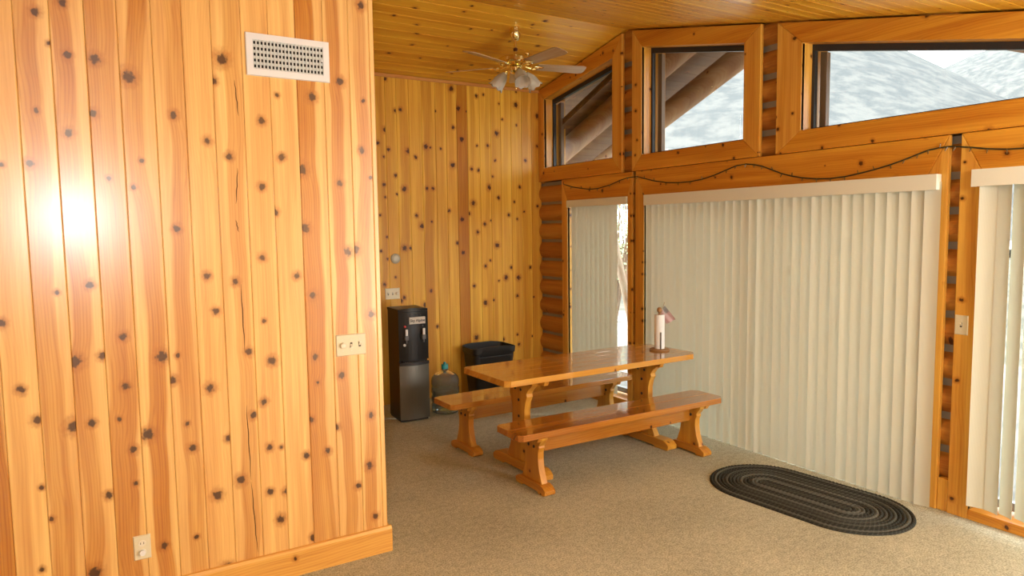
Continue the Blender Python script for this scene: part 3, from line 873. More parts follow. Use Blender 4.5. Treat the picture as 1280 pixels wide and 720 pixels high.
lp = tube('leaning_pole', [(5.9, 6.55, -0.05), (5.9, 7.0, 1.3), (5.9, 7.15, 1.75)], 0.05, M_postout, seg=10)
tag(lp, 'leaning wooden pole outside the narrow corner window', 'pole')

def shrub(name, x, y, z0, h, rad, seed, label):
    rr = random.Random(seed)
    root = empty(name, (x, y, z0))
    tag(root, label, 'shrub', 'shrubs outside the corner window')
    bm = bmesh.new()
    tips = []
    for k in range(16):
        a = rr.uniform(0, 6.28); s = rr.uniform(0.2, 1.0)
        tip = Vector((rad * s * math.cos(a), rad * s * math.sin(a), h * rr.uniform(0.55, 1.0)))
        mid_ = tip * 0.5 + Vector((0, 0, h * 0.08))
        add_tube(bm, [(0, 0, 0), mid_, tip], [0.03, 0.018, 0.006], 5)
        tips += [mid_, tip, tip * 0.8, tip * 0.9]
    new_obj('stem', bm, M_bark, root)
    bm = bmesh.new()
    for k in range(900):
        c = rr.choice(tips) + Vector((rr.gauss(0, .14), rr.gauss(0, .14), rr.gauss(0, .14)))
        u = Vector((rr.gauss(0, 1), rr.gauss(0, 1), rr.gauss(0, 1))).normalized()
        v = u.orthogonal().normalized()
        L, wd = 0.07, 0.025
        q = [bm.verts.new(c + p) for p in (-u * L * .5, v * wd, u * L * .5, -v * wd)]
        bm.faces.new(q)
    new_obj('foliage', bm, M_leaf, root, kind='stuff')
    return root
shrub('shrub', 8.6, 10.35, -0.26, 3.4, 0.9, 1, 'tall leafy shrub outside the narrow corner window')
shrub('shrub', 10.6, 12.2, -0.26, 4.0, 1.1, 2, 'larger leafy shrub farther out behind the corner window')

# ================================================================ FURNITURE
def mesh_kid(name, fn, mat, parent, smooth=False):
    bm = bmesh.new()
    fn(bm)
    bmesh.ops.recalc_face_normals(bm, faces=bm.faces)
    o = new_obj(name, bm, mat, parent, smooth)
    return o

def profile_leg(prof, x0, x1, mat, parent, name='leg', bevel=0.004):
    """prof: (z, half width); symmetric board in the y-z plane, thickness x0..x1"""
    # smooth the profile
    pts = []
    for (a, b) in zip(prof[:-1], prof[1:]):
        for t in (0.0, 0.5):
            s = t * t * (3 - 2 * t)
            pts.append((a[0] + (b[0] - a[0]) * t, a[1] + (b[1] - a[1]) * s))
    pts.append(prof[-1])
    poly = [(-w, z) for z, w in pts] + [(w, z) for z, w in reversed(pts)]
    return prism(name, poly, 'x', x0, x1, mat, parent, bevel=bevel)

def trestle_foot(xc, wx, ly, h, parent):
    poly = [(-ly, 0.012), (-ly + .015, 0.0), (-ly * .55, 0.0), (-ly * .5, .012), (ly * .5, .012), (ly * .55, 0.0), (ly - .015, 0), (ly, 0.012),
            (ly, h * .55), (ly - .03, h * .85), (ly - .06, h), (-ly + .06, h), (-ly + .03, h * .85), (-ly, h * .55)]
    return prism('foot', poly, 'x', xc - wx / 2, xc + wx / 2, M_foot, parent, bevel=0.004)

def bolts(parent, pts, x):
    for (y, z) in pts:
        M = Matrix.Translation((x, y, z)) @ Matrix.Rotation(-math.pi / 2, 4, 'Y')
        bm = bmesh.new()
        add_lathe(bm, [(0.011, -0.001), (0.011, 0.003), (0.006, 0.006), (0.0, 0.0065)], 10, M)
        new_obj('bolt', bm, M_bolt, parent, smooth=True)

TZ = 0.74
tb = empty('trestle_table', (3.235, 4.232, 0), 0.018)
tag(tb, 'long glossy pine trestle dining table with paper towels on it', 'table')
L, Wd = 0.915, 0.315
nb = 5
bwid = 2 * Wd / nb
for k in range(nb):
    ya = -Wd + k * bwid
    yb2 = ya + bwid
    c = 0.07
    e = 0.0006
    # clipped corners on the two outer boards
    if k == 0: poly = [(-L + c * .5, ya), (L - c, ya), (L, ya + c), (L, yb2 - e), (-L, yb2 - e), (-L, ya + c * .5)]
    elif k == nb - 1: poly = [(-L, ya + e), (L, ya + e), (L, yb2 - c), (L - c, yb2), (-L + c * .5, yb2), (-L, yb2 - c * .5)]
    else: poly = [(-L, ya + e), (L, ya + e), (L, yb2 - e), (-L, yb2 - e)]
    prism('top_board', poly, 'z', TZ - 0.042, TZ, M_table, tb, bevel=0.003)
leg_prof = [(0.06, .165), (0.10, .150), (0.16, .115), (0.24, .090), (0.36, .082), (0.46, .084), (0.52, .098), (0.555, .118), (0.58, .112), (0.61, .135), (0.65, .185), (0.698, .20)]
for s in (-1, 1):
    xc = s * 0.60
    profile_leg(leg_prof, xc - 0.026, xc + 0.026, M_leg, tb)
    trestle_foot(xc, 0.095, 0.33, 0.075, tb)
    prism('cleat', [(-0.27, TZ - .043), (0.27, TZ - .043), (0.25, TZ - .085), (-0.25, TZ - .085)], 'x', xc - s * 0.027, xc - s * 0.067, M_foot, tb, bevel=0.003)
    bolts(tb, [(0.035, 0.60), (-0.04, 0.60), (-0.01, 0.52), (-0.01, 0.40)], xc - 0.027)
prism('stretcher', [(-.02, .23), (.02, .23), (.02, .34), (-.02, .34)], 'x', -0.573, 0.573, M_table, tb, bevel=0.003)

BZ = 0.43
def make_bench(name, loc, rz, label):
    r = empty(name, loc, rz)
    tag(r, label, 'bench', 'pine benches at the table')
    L, Wd = 0.937, 0.162
    for k in range(2):
        ya, yb2 = (-Wd, -0.0006) if k == 0 else (0.0006, Wd)
        c = 0.045
        if k == 0: poly = [(-L + c * .6, ya), (L - c, ya), (L, ya + c), (L, yb2), (-L, yb2), (-L, ya + c * .6)]
        else: poly = [(-L, ya), (L, ya), (L, yb2 - c), (L - c, yb2), (-L + c * .6, yb2), (-L, yb2 - c * .6)]
        prism('seat_board', poly, 'z', BZ - 0.042, BZ, M_bench, r, bevel=0.003)
    lp_ = [(0.055, .125), (0.09, .112), (0.15, .088), (0.22, .076), (0.27, .078), (0.30, .092), (0.315, .088), (0.34, .108), (0.36, .125), (0.388, .128)]
    for s in (-1, 1):
        xc = s * 0.725
        profile_leg(lp_, xc - 0.024, xc + 0.024, M_leg, r)
        trestle_foot(xc, 0.085, 0.185, 0.065, r)
        prism('cleat', [(-0.145, BZ - .043), (0.145, BZ - .043), (0.125, BZ - .075), (-0.125, BZ - .075)], 'x', xc + s * 0.025, xc + s * 0.06, M_foot, r, bevel=0.003)
        bolts(r, [(0.03, 0.335), (0.035, 0.30), (-0.03, 0.30)], xc - 0.025)
    prism('apron', [(-.021, .250), (.021, .250), (.021, .387), (-.021, .387)], 'x', -0.70, 0.70, M_bench, r, bevel=0.003)
    return r
make_bench('bench', (3.230, 3.842, 0), -0.007, 'front pine bench nearest the camera, beside the dark oval rug')
make_bench('bench', (3.215, 4.835, 0), 0.03, 'back pine bench behind the table, by the water jug')

# paper towels on a wooden holder, small flag stuck in the top
TX, TY = 3.985, 4.215
ph_ = empty('paper_towel_holder', (TX, TY, TZ))
tag(ph_, 'round brown wooden paper towel holder on the table end', 'holder')
lathe('base', [(0, 0), (0.080, 0), (0.084, 0.006), (0.080, 0.014), (0.070, 0.017), (0, 0.017)], M_stick, ph_, 28)
lathe('rod', [(0.011, 0.017), (0.011, 0.315)], M_stick, ph_, 12)
lathe('knob', [(0.012, 0.315), (0.020, 0.322), (0.022, 0.335), (0.018, 0.350), (0.010, 0.357), (0, 0.359)], M_stick, ph_, 16)
dirc = Vector((-TX, -TY, 0)).normalized()
side = Vector((-dirc.y, dirc.x, 0))
pa = dirc * 0.046 + side * (0.011)
tube('dark_upright', [(pa.x, pa.y, 0.010), (pa.x, pa.y, 0.155)], 0.0045, M_slot, ph_)  # thin upright for the dark line down the roll's lower half
ro = empty('paper_towel_roll', (TX, TY, TZ + 0.0172))
tag(ro, 'thin white roll of paper towels standing on its holder', 'paper towels')
bm = bmesh.new()
sg = 36
prof = [(0.020, 0.001), (0.041, 0.0), (0.0415, 0.003), (0.0415, 0.277), (0.041, 0.280), (0.020, 0.279)]
rings = [[bm.verts.new((r_ * math.cos(6.28318 * i / sg), r_ * math.sin(6.28318 * i / sg), z_)) for i in range(sg)] for r_, z_ in prof]
for A, B in zip(rings, rings[1:] + rings[:1]):
    for i in range(sg):
        bm.faces.new((A[i], A[(i + 1) % sg], B[(i + 1) % sg], B[i]))
bmesh.ops.recalc_face_normals(bm, faces=bm.faces)
o = new_obj('towel', bm, M_paper, ro, smooth=True); sharpen(o)
o = lathe('core', [(0.0198, 0.001), (0.0198, 0.279), (0.0185, 0.279), (0.0185, 0.001)], simple('cardboard_core', (0.32, 0.21, 0.12), 0.8), ro, 24)

# flag: a small stick leaning out of the top of the roll
fl_ = empty('flag', (TX, TY, TZ + 0.2975))
tag(fl_, 'small American flag on a stick tucked in the paper towels', 'flag')
right = Vector((0.842, -0.539, 0)); upv = Vector((0, 0, 1)); tocam = Vector((-0.539, -0.842, 0))
def fp(u, v, w=0.0): return right * u + upv * v + tocam * w
def fpx(dx_, dy_, w=0.0):   # offsets in centimetre-like units of the flag plane
    return fp(dx_ / 152.0, -dy_ / 152.0, w)
# positions relative to the roll's top centre
tip = fpx(6.0, -15.5, -0.008)
tube('stick', [fpx(2.2, 2.0, -0.012), fpx(5.8, -13.5, -0.008), tip], 0.0022, M_stick, fl_, 6)
A_, B__ = fpx(6.2, -11.5, -0.006), fpx(1.8, -2.5, -0.010)
Cc, Dd = fpx(19.0, 6.0, 0.012), fpx(8.0, 11.5, 0.020)
def fpt(u, v):
    a = A_.lerp(Cc, u); b = B__.lerp(Dd, u)
    p = a.lerp(b, v)
    return p + tocam * (0.006 * math.sin(v * 9 + u * 2.5) * (0.3 + u)) + tocam * 0.006
NU, NV = 20, 13
for nm, mat, cond in (('red_stripe', M_flagr, lambda i, j: not (i < 8 and j < 7) and j % 2 == 0),
                      ('white_stripe', M_flagw, lambda i, j: not (i < 8 and j < 7) and j % 2 == 1),
                      ('canton', M_flagb, lambda i, j: i < 8 and j < 7)):
    bm = bmesh.new()
    vd = {}
    def gv(i, j):
        if (i, j) not in vd: vd[(i, j)] = bm.verts.new(fpt(i / NU, j / NV))
        return vd[(i, j)]
    for i in range(NU):
        for j in range(NV):
            if cond(i, j):
                bm.faces.new((gv(i, j), gv(i + 1, j), gv(i + 1, j + 1), gv(i, j + 1)))
    new_obj(nm, bm, mat, fl_)
bm = bmesh.new()
for r_ in range(9):
    for c_ in range(6 if r_ % 2 == 0 else 5):
        u0 = (0.5 + c_ + (0.5 if r_ % 2 else 0)) / 6.2 * 0.4
        v0 = (0.6 + r_) / 9.2 * 7 / 13
        for off in (0.0008, -0.0008):
            cv = fpt(u0, v0) + tocam * off
            ring = []
            for k in range(10):
                rad = 0.0026 if k % 2 == 0 else 0.0011
                ring.append(bm.verts.new(cv + fp(rad * math.sin(k * .6283), rad * math.cos(k * .6283))))
            bm.faces.new(ring)
new_obj('stars', bm, M_flagw, fl_)

# ---------------------------------------------------------------- water cooler, jug, bin
CX, CY = 2.500, 5.835
wc = empty('water_cooler', (CX, CY, 0), -0.06)
tag(wc, 'black and steel water dispenser standing against the plank wall', 'water cooler')
hw, dp, ht = 0.142, 0.335, 1.045
def front_curve(n, bow, y0=0.0):
    return [(-hw + 2 * hw * i / n, y0 - bow * (1 - (2 * i / n - 1) ** 2)) for i in range(n + 1)]
poly = front_curve(10, 0.0) + [(hw, dp), (-hw, dp)]
prism('cabinet', [(-hw + .004, .035), (hw - .004, .035), (hw - .004, dp), (-hw + .004, dp)], 'z', 0.012, ht - 0.012, M_black, wc, bevel=0.006)
fc = front_curve(10, 0.022, 0.012)
up_ = mesh_kid('upper_panel', lambda b: add_prism(b, fc + [(hw, .036), (-hw, .036)], 'z', 0.572, ht - 0.03), M_black, wc)
mesh_kid('lower_panel', lambda b: add_prism(b, fc + [(hw, .036), (-hw, .036)], 'z', 0.022, 0.522), M_steel, wc)['label'] = 'brushed steel lower door'
bm = bmesh.new()
add_prism(bm, fc + [(hw, dp), (-hw, dp)], 'z', ht - 0.028, ht)
bmesh.ops.recalc_face_normals(bm, faces=bm.faces)
for v in bm.verts:
    if v.co.z > ht - 0.01:
        v.co.z += 0.012 * (1 - (v.co.x / hw) ** 2) - 0.006
new_obj('top_cover', bm, M_black, wc)
mesh_kid('base', lambda b: add_box(b, (-hw + .01, .03, 0), (hw - .01, dp - .01, .02)), M_blackm, wc)
# drip tray ledge
tr_ = mesh_kid('drip_tray', lambda b: add_prism(b, [(p[0], p[1] - 0.012) for p in fc] + [(hw, .036), (-hw, .036)], 'z', 0.526, 0.552), M_blackm, wc)
mesh_kid('tray_grille', lambda b: [add_box(b, (-0.09 + 0.02 * i, -0.012, 0.5525), (-0.083 + 0.02 * i, 0.03, 0.556)) for i in range(10)], M_greyp, tr_)
mesh_kid('recess', lambda b: add_box(b, (-hw + .03, .0, 0.552), (hw - .03, .035, 0.5718)), M_black_in, wc)
for sx, nm in ((-0.083, 'hot'), (0.082, 'cold')):
    yb_ = 0.012 - 0.022 * (1 - (sx / hw) ** 2)
    tp = mesh_kid('tap', lambda b: add_box(b, (sx - .018, yb_ - .045, 0.762), (sx + .018, yb_ + .005, 0.805), 0.006), M_greyp, wc)
    lv = mesh_kid('lever', lambda b: add_box(b, (sx - .009, yb_ - .038, 0.805), (sx + .013, yb_ - .018, 0.862), 0.003), M_lever, tp)
    sp_ = lathe('spout', [(0.008, 0.735), (0.008, 0.764)], M_greyp, tp, 10, loc=(sx, yb_ - .03, 0))
yl = 0.012 - 0.022 * (1 - (0.02 / hw) ** 2)
lb = empty('label_plate', (0, 0, 0)); 
bpy.data.objects.remove(lb)
lbp = mesh_kid('label_plate', lambda b: add_box(b, (-0.048, yl - .012, 0.905), (0.105, yl + .012, 0.968), 0.002), M_lab, wc)
lbp['label'] = 'grey label with dark lettering'
cu = bpy.data.curves.new('lettering', 'FONT')
cu.body = 'Sky Alpine'
cu.size = 0.034
cu.align_x = 'CENTER'; cu.align_y = 'CENTER'
cu.extrude = 0.0006
cu.offset = 0.0008
tmp = bpy.data.objects.new('lettering', cu)
col.objects.link(tmp)
dg = bpy.context.evaluated_depsgraph_get()
me = bpy.data.meshes.new_from_object(tmp.evaluated_get(dg))
bpy.data.objects.remove(tmp)
me.materials.clear(); me.materials.append(M_ink)
lt = bpy.data.objects.new('lettering', me)
col.objects.link(lt)
lt.parent = lbp
lt.location = (0.029, yl - 0.0128, 0.936)
lt.rotation_euler = (math.pi / 2, 0, 0)
def yf(x): return 0.012 - 0.022 * (1 - (x / hw) ** 2)
def button(name, x, z, r, mat, parent=wc):
    M = Matrix.Translation((x, yf(x), z)) @ Matrix.Rotation(math.pi / 2, 4, 'X')
    bm = bmesh.new()
    add_lathe(bm, [(r, -0.004), (r, 0.004), (r * .8, 0.006), (0, 0.0065)], 16, M)
    return new_obj(name, bm, mat, parent, smooth=True)
button('hot_light', -0.085, 0.884, 0.011, M_red)
button('cold_light', 0.085, 0.884, 0.008, M_greyp)
button('button', -0.092, 0.715, 0.013, M_lever)
for i in range(4): button('indicator', -0.03 + 0.032 * i, 0.984, 0.004, M_greyp)

# five gallon jug
jg = empty('water_jug', (2.875, 5.985, 0))
tag(jg, 'clear ribbed water jug with teal cap beside the black water dispenser', 'water jug')
M_jug = simple('jug_plastic', (0.62, 0.70, 0.76), 0.12, trans=0.92, ior=1.25)
M_water = simple('jug_water', (0.80, 0.90, 0.95), 0.02, trans=1.0, ior=1.33)
outp = [(0.0, 0.004), (0.11, 0.002), (0.128, 0.012), (0.134, 0.03), (0.134, 0.085), (0.128, 0.095), (0.128, 0.105), (0.134, 0.115), (0.134, 0.165), (0.128, 0.175), (0.128, 0.185), (0.134, 0.195),
        (0.134, 0.245), (0.128, 0.255), (0.128, 0.265), (0.134, 0.275), (0.134, 0.315), (0.126, 0.345), (0.10, 0.372), (0.062, 0.392), (0.036, 0.405), (0.028, 0.42), (0.028, 0.452)]
inp = [(max(r_ - 0.0035, 0.0), z_ + 0.003) for r_, z_ in outp[1:-1]]
lathe('bottle', outp + [(0.0245, 0.452)] + inp[::-1] + [(0.0, 0.008)], M_jug, jg, 40)
lathe('water', [(0.0, 0.0095)] + [(r_ - 0.001, max(z_, 0.0095)) for r_, z_ in inp if z_ < 0.22] + [(0.1295, 0.225), (0.0, 0.225)], M_water, jg, 40)
lathe('cap', [(0.0, 0.468), (0.030, 0.468), (0.033, 0.46), (0.034, 0.425), (0.029, 0.425), (0.029, 0.455), (0, 0.455)], M_teal, jg, 24)
lathe('cap_tab', [(0.012, 0.468), (0.011, 0.488), (0, 0.490)], M_teal, jg, 12)

# waste bin against the back wall
bn = empty('waste_bin', (3.56, 6.335, 0), -0.04)
tag(bn, 'black plastic bin by the back wall behind the table', 'bin')
def bin_bm(bm):
    n = 12
    rows = []
    for (z_, sx, sy) in ((0.0, .19, .125), (0.012, .195, .13), (0.46, .236, .162), (0.47, .247, .172), (0.53, .252, .176)):
        ring = []
        for k in range(4 * n):
            a = 2 * math.pi * (k + .5) / (4 * n)
            ca, sa = math.cos(a), math.sin(a)
            e_ = 0.28
            px_, py_ = sx * math.copysign(abs(ca) ** e_, ca), sy * math.copysign(abs(sa) ** e_, sa)
            arch = 0.022 * (1 - (px_ / sx) ** 2) if z_ > 0.45 else 0.0
            ring.append(bm.verts.new((px_, py_, z_ + arch)))
        rows.append(ring)
    inner = []
    for (z_, sx, sy) in ((0.53, .244, .168), (0.03, .185, .12)):
        ring = []
        for k in range(4 * n):
            a = 2 * math.pi * (k + .5) / (4 * n)
            ca, sa = math.cos(a), math.sin(a)
            e_ = 0.28
            px_, py_ = sx * math.copysign(abs(ca) ** e_, ca), sy * math.copysign(abs(sa) ** e_, sa)
            arch = 0.022 * (1 - (px_ / sx) ** 2) if z_ > 0.45 else 0.0
            ring.append(bm.verts.new((px_, py_, z_ + arch)))
        inner.append(ring)
    rows += inner
    for A, B in zip(rows[:-1], rows[1:]):
        for k in range(4 * n):
            bm.faces.new((A[k], A[(k + 1) % (4 * n)], B[(k + 1) % (4 * n)], B[k]))
    bm.faces.new(rows[0]); bm.faces.new(rows[-1])
bo = mesh_kid('bin_body', bin_bm, M_blackm, bn, True); sharpen(bo, 40)
mesh_kid('rib', lambda b: [add_box(b, (-0.2, -.1735 + .0, z_), (0.2, -.166, z_ + .006)) for z_ in (0.44,)], M_blackm, bn)

# ---------------------------------------------------------------- braided oval rug
def rug():
    bm = bmesh.new()
    uvl = bm.loops.layers.uv.new('UVMap')
    HS, RR = 0.285, 0.365      # half length of the straight core, outer radius
    rings_n = 15
    pitch = RR / rings_n
    allv = []
    prev_out = None
    NS = 260
    for k in range(rings_n):
        rc = (k + 0.5) * pitch
        per = 4 * HS + 2 * math.pi * rc
        turns = max(8, int(per / 0.028))
        strips = []
        cross = [(-0.5, 0.003), (-0.42, 0.008), (-0.15, 0.0125), (0.15, 0.0125), (0.42, 0.008), (0.5, 0.003)]
        for (cf, hz) in cross:
            ring = []
            for i in range(NS):
                s_ = per * i / NS
                rr_ = rc + cf * pitch
                # walk round the stadium by the centre line of this braid
                a1 = 2 * HS; arc = math.pi * rc
                if s_ < a1: x, y, nx, ny = rr_, -HS + s_, 1, 0
                elif s_ < a1 + arc:
                    t = (s_ - a1) / max(rc, 1e-6); x, y = rr_ * math.cos(t), HS + rr_ * math.sin(t)
                elif s_ < 2 * a1 + arc: x, y = -rr_, HS - (s_ - a1 - arc)
                else:
                    t = math.pi + (s_ - 2 * a1 - arc) / max(rc, 1e-6); x, y = rr_ * math.cos(t), -HS + rr_ * math.sin(t)
                z_ = hz * (1 + 0.22 * math.sin(2 * math.pi * turns * i / NS + cf * 5)) if abs(cf) < 0.45 else hz
                ring.append(bm.verts.new((x, y, z_)))
            strips.append(ring)
        for a, (A, B) in enumerate(zip(strips[:-1], strips[1:])):
            for i in range(NS):
                j = (i + 1) % NS
                f = bm.faces.new((A[i], B[i], B[j], A[j]))
                us = (i / NS * per, i / NS * per, (i + 1) / NS * per, (i + 1) / NS * per)
                vs2 = (k + cross[a][0] + .5, k + cross[a + 1][0] + .5, k + cross[a + 1][0] + .5, k + cross[a][0] + .5)
                for lp2, u, v in zip(f.loops, us, vs2): lp2[uvl].uv = (u, v)
        if k == rings_n - 1:
            base = [bm.verts.new((v.co.x, v.co.y, 0.0)) for v in strips[-1]]
            for i in range(NS):
                f = bm.faces.new((strips[-1][i], base[i], base[(i + 1) % NS], strips[-1][(i + 1) % NS]))
                for lp2 in f.loops: lp2[uvl].uv = (i / NS * per, k + 0.9)
    m = bpy.data.materials.new('braided_rug'); m.use_nodes = True
    T = NT(m.node_tree)
    uv = T.n('ShaderNodeUVMap'); sp = T.n('ShaderNodeSeparateXYZ'); T.l(uv.outputs[0], sp.inputs[0])
    u, v = sp.outputs[0], sp.outputs[1]
    row = T.math('FLOOR', v)
    wn_ = T.n('ShaderNodeTexWhiteNoise', noise_dimensions='1D'); T.l(row, wn_.inputs['W'])
    strand = T.math('SINE', T.math('ADD', T.math('MULTIPLY', u, 224.0), T.math('MULTIPLY', T.math('FRACT', v), 5.0)))
    fl2 = T.noise(T.xyz(T.math('MULTIPLY', u, 60.0), T.math('MULTIPLY', v, 3.0), 0.0), 1.0, 2.0)
    tone = T.math('ADD', T.math('MULTIPLY', T.mapr(wn_.outputs[0], 0.45, 0.95), 0.55), T.math('MULTIPLY', T.math('MULTIPLY', T.math('GREATER_THAN', strand, 0.5), fl2), 0.3))
    c = T.mix(tone, (0.030, 0.032, 0.028), (0.17, 0.175, 0.15))
    finish(m, T, c, None, 0.95, 0.1)
    o = new_obj('braided_rug', bm, m, smooth=True)
    o.location = (3.885, 2.76, 0.0005)
    o.rotation_euler = (0, 0, 0.10)
    tag(o, 'oval dark grey braided rug in front of the sliding door', 'rug')
rug()

# ---------------------------------------------------------------- vertical blinds
def slat_bm(w, h, curve=0.005):
    bm = bmesh.new()
    n = 6
    A = []
    for i in range(n + 1):
        t = 2 * i / n - 1
        A.append((curve * (1 - t * t), t * w / 2))
    th = 0.0009
    outl = A + [(x + th, y_) for x, y_ in reversed(A)]
    add_prism(bm, outl, 'z', 0.0, h)
    bmesh.ops.recalc_face_normals(bm, faces=bm.faces)
    return bm

def blind(name, y_lo, y_hi, x_front, z0, z1, v_lo, v_hi, centres, angles, zbot, label, depth=0.055):
    """headrail valance between v_lo..v_hi and slats hanging at the given centres (y)"""
    r = empty(name, (0, 0, 0))
    tag(r, label, 'blind', 'cream vertical blinds')
    bm = bmesh.new()
    t = 0.004
    add_box(bm, (x_front, v_lo, z0), (x_front + t, v_hi, z1))
    add_box(bm, (x_front + t, v_lo, z1 - t), (x_front + depth, v_hi, z1))
    add_box(bm, (x_front + t, v_lo, z0), (x_front + depth, v_lo + t, z1 - t))
    add_box(bm, (x_front + t, v_hi - t, z0), (x_front + depth, v_hi, z1 - t))
    new_obj('valance', bm, M_valance, r)
    box('rail', (x_front + 0.012, v_lo + 0.01, z1 - 0.035), (x_front + depth - 0.008, v_hi - 0.01, z1 - 0.006), M_white, r)
    proto = None
    for c, a, zb2 in zip(centres, angles, zbot):
        h = z1 - 0.045 - zb2
        key = round(h, 3)
        if proto is None or proto[0] != key:
            o = new_obj('slat', slat_bm(0.089, h), M_slat, r, smooth=True)
            sharpen(o, 40)
            proto = (key, o.data)
        else:
            o = bpy.data.objects.new('slat', proto[1]); col.objects.link(o); o.parent = r
        o.location = (x_front + 0.028, c, zb2)
        o.rotation_euler = (0, 0, a)
    return r
rs = random.Random(3)
n = 33
cs = [2.262 + 0.0765 * i for i in range(n)]
an = [math.radians(12 + rs.uniform(-3, 3) + (9 if i > 15 else 0)) for i in range(n)]
blind('vertical_blind', 2.23, 4.77, 4.308, 1.952, 2.045, 2.230, 4.770, cs, an, [0.004] * n, 'wide closed cream vertical blind over the sliding door')
n = 9
cs = [5.285 + 0.0775 * i for i in range(n)]
an = [math.radians(22 + rs.uniform(-3, 3)) for i in range(n)]
blind('vertical_blind', 5.07, 6.02, 4.355, 1.975, 2.047, 5.066, 6.02, cs, an, [0.11] * n, 'narrow cream vertical blind in the corner window, part open')
cs = [1.955 - 0.0775 * i for i in range(18)]
an = [math.radians(14 + rs.uniform(-4, 4) - (40 if i > 1 else (28 if i == 1 else 0))) for i in range(18)]
blind('vertical_blind', 0.5, 2.03, 4.30, 1.958, 2.054, 0.5, 2.036, cs, an, [0.10] * 18, 'loose cream vertical blind at the right edge, slats gapping')

# ---------------------------------------------------------------- wall fittings
# return air vent
vt = empty('air_vent', (0.886, P, 2.595))
tag(vt, 'white rectangular air vent high on the near plank wall', 'vent')
VW, VH, fr = 0.200, 0.100, 0.032
def frame_bm(bm):
    o1 = [(-VW, -VH), (VW, -VH), (VW, VH), (-VW, VH)]
    i1 = [(-VW + fr, -VH + fr), (VW - fr, -VH + fr), (VW - fr, VH - fr), (-VW + fr, VH - fr)]
    def ring(pts, y_): return [bm.verts.new((x, y_, z_)) for x, z_ in pts]
    a = ring(o1, -0.0005); b = ring([(x * .985, z_ * .97) for x, z_ in o1], -0.011); c = ring(i1, -0.012); d_ = ring(i1, -0.0005)
    for A, B in ((a, b), (b, c), (c, d_)):
        for k in range(4): bm.faces.new((A[k], A[(k + 1) % 4], B[(k + 1) % 4], B[k]))
mesh_kid('frame', frame_bm, M_white, vt)
mesh_kid('duct', lambda b: add_box(b, (-VW + fr, -0.0018, -VH + fr), (VW - fr, -0.0006, VH - fr)), M_black_in, vt)
nfin = 20
def fins(b):
    for i in range(nfin + 1):
        x = -VW + fr + (2 * (VW - fr)) * i / nfin
        add_box(b, (x - .0036, -.0108, -VH + fr), (x + .0036, -.0075, VH - fr))
mesh_kid('vertical_fins', fins, M_grille, vt)['kind'] = 'stuff'
def bars(b):
    for i in range(6):
        z_ = -VH + fr + 2 * (VH - fr) * (i + 0.0) / 5
        add_box(b, (-VW + fr, -.0072, z_ - .0065), (VW - fr, -.004, z_ + .0065))
mesh_kid('cross_fins', bars, M_grille, vt)['kind'] = 'stuff'
mesh_kid('damper_lever', lambda b: add_box(b, (VW - fr - .012, -.016, -.004), (VW - fr - .006, -.0108, .010)), M_white, vt)

def plate(name, w, h, loc, rot, label, cat='switch', mat=None):
    r = empty(name, loc)
    r.rotation_euler = rot
    tag(r, label, cat)
    bm = bmesh.new()
    add_prism(bm, [(-w / 2, -.0003), (w / 2, -.0003), (w / 2 - .004, -.006), (-w / 2 + .004, -.006)], 'z', -h / 2, h / 2)
    for v in bm.verts:
        if v.co.y < -.004: v.co.z *= (h / 2 - .004) / (h / 2)
    bmesh.ops.recalc_face_normals(bm, faces=bm.faces)
    new_obj('plate', bm, mat or M_ivory, r)
    return r
def toggle(r, x, up=True):
    mesh_kid('slot', lambda b: add_box(b, (x - .006, -.0066, -.013), (x + .006, -.0055, .013)), M_slot, r)
    s_ = 1 if up else -1
    mesh_kid('toggle', lambda b: add_prism(b, [(-.0066, s_ * .0 - .005), (-.0066, .005), (-.016, s_ * .012 + .003), (-.016, s_ * .012 - .003)], 'x', x - .0045, x + .0045), M_ivory_d, r)
def screws(r, pts):
    for x, z_ in pts:
        bm = bmesh.new()
        add_lathe(bm, [(.003, 0), (.003, .001), (0, .0014)], 8, Matrix.Translation((x, -.006, z_)) @ Matrix.Rotation(math.pi / 2, 4, 'X'))
        new_obj('screw', bm, M_ivory_d, r)
sw = plate('light_switch', 0.161, 0.113, (1.150, P, 1.160), (0, 0, 0), 'ivory triple switch plate with round dimmer on near wall')
bm = bmesh.new()
add_lathe(bm, [(.0155, 0), (.0145, .014), (.012, .0165), (0, .0165)], 20, Matrix.Translation((-.046, -.006, 0)) @ Matrix.Rotation(math.pi / 2, 4, 'X'))
new_obj('dimmer_knob', bm, M_ivory_d, sw, smooth=True)
toggle(sw, 0.0, False); toggle(sw, 0.046, True)
screws(sw, [(0, .03), (0, -.03), (.046, .03), (.046, -.03), (-.046, .03), (-.046, -.03)])
sw2 = plate('light_switch', 0.156, 0.112, (2.592, D, 1.123), (0, 0, 0), 'ivory triple switch plate on back wall above the dispenser')
for x, u in ((-.046, True), (0, True)): toggle(sw2, x, u)
bm = bmesh.new()
add_lathe(bm, [(.0155, 0), (.0145, .014), (.012, .0165), (0, .0165)], 20, Matrix.Translation((.046, -.006, 0)) @ Matrix.Rotation(math.pi / 2, 4, 'X'))
new_obj('dimmer_knob', bm, M_ivory_d, sw2, smooth=True)
screws(sw2, [(0, .03), (0, -.03)])
sw3 = plate('light_switch', 0.074, 0.116, (TF - 0.0005, 2.088, 1.155), (0, 0, -math.pi / 2), 'single ivory switch on the trim right of the sliding door')
toggle(sw3, 0.0, True); screws(sw3, [(0, .03), (0, -.03)])
ol = plate('wall_outlet', 0.071, 0.114, (0.139, P, 0.321), (0, 0, 0), 'ivory wall outlet low on the near plank wall', 'outlet')
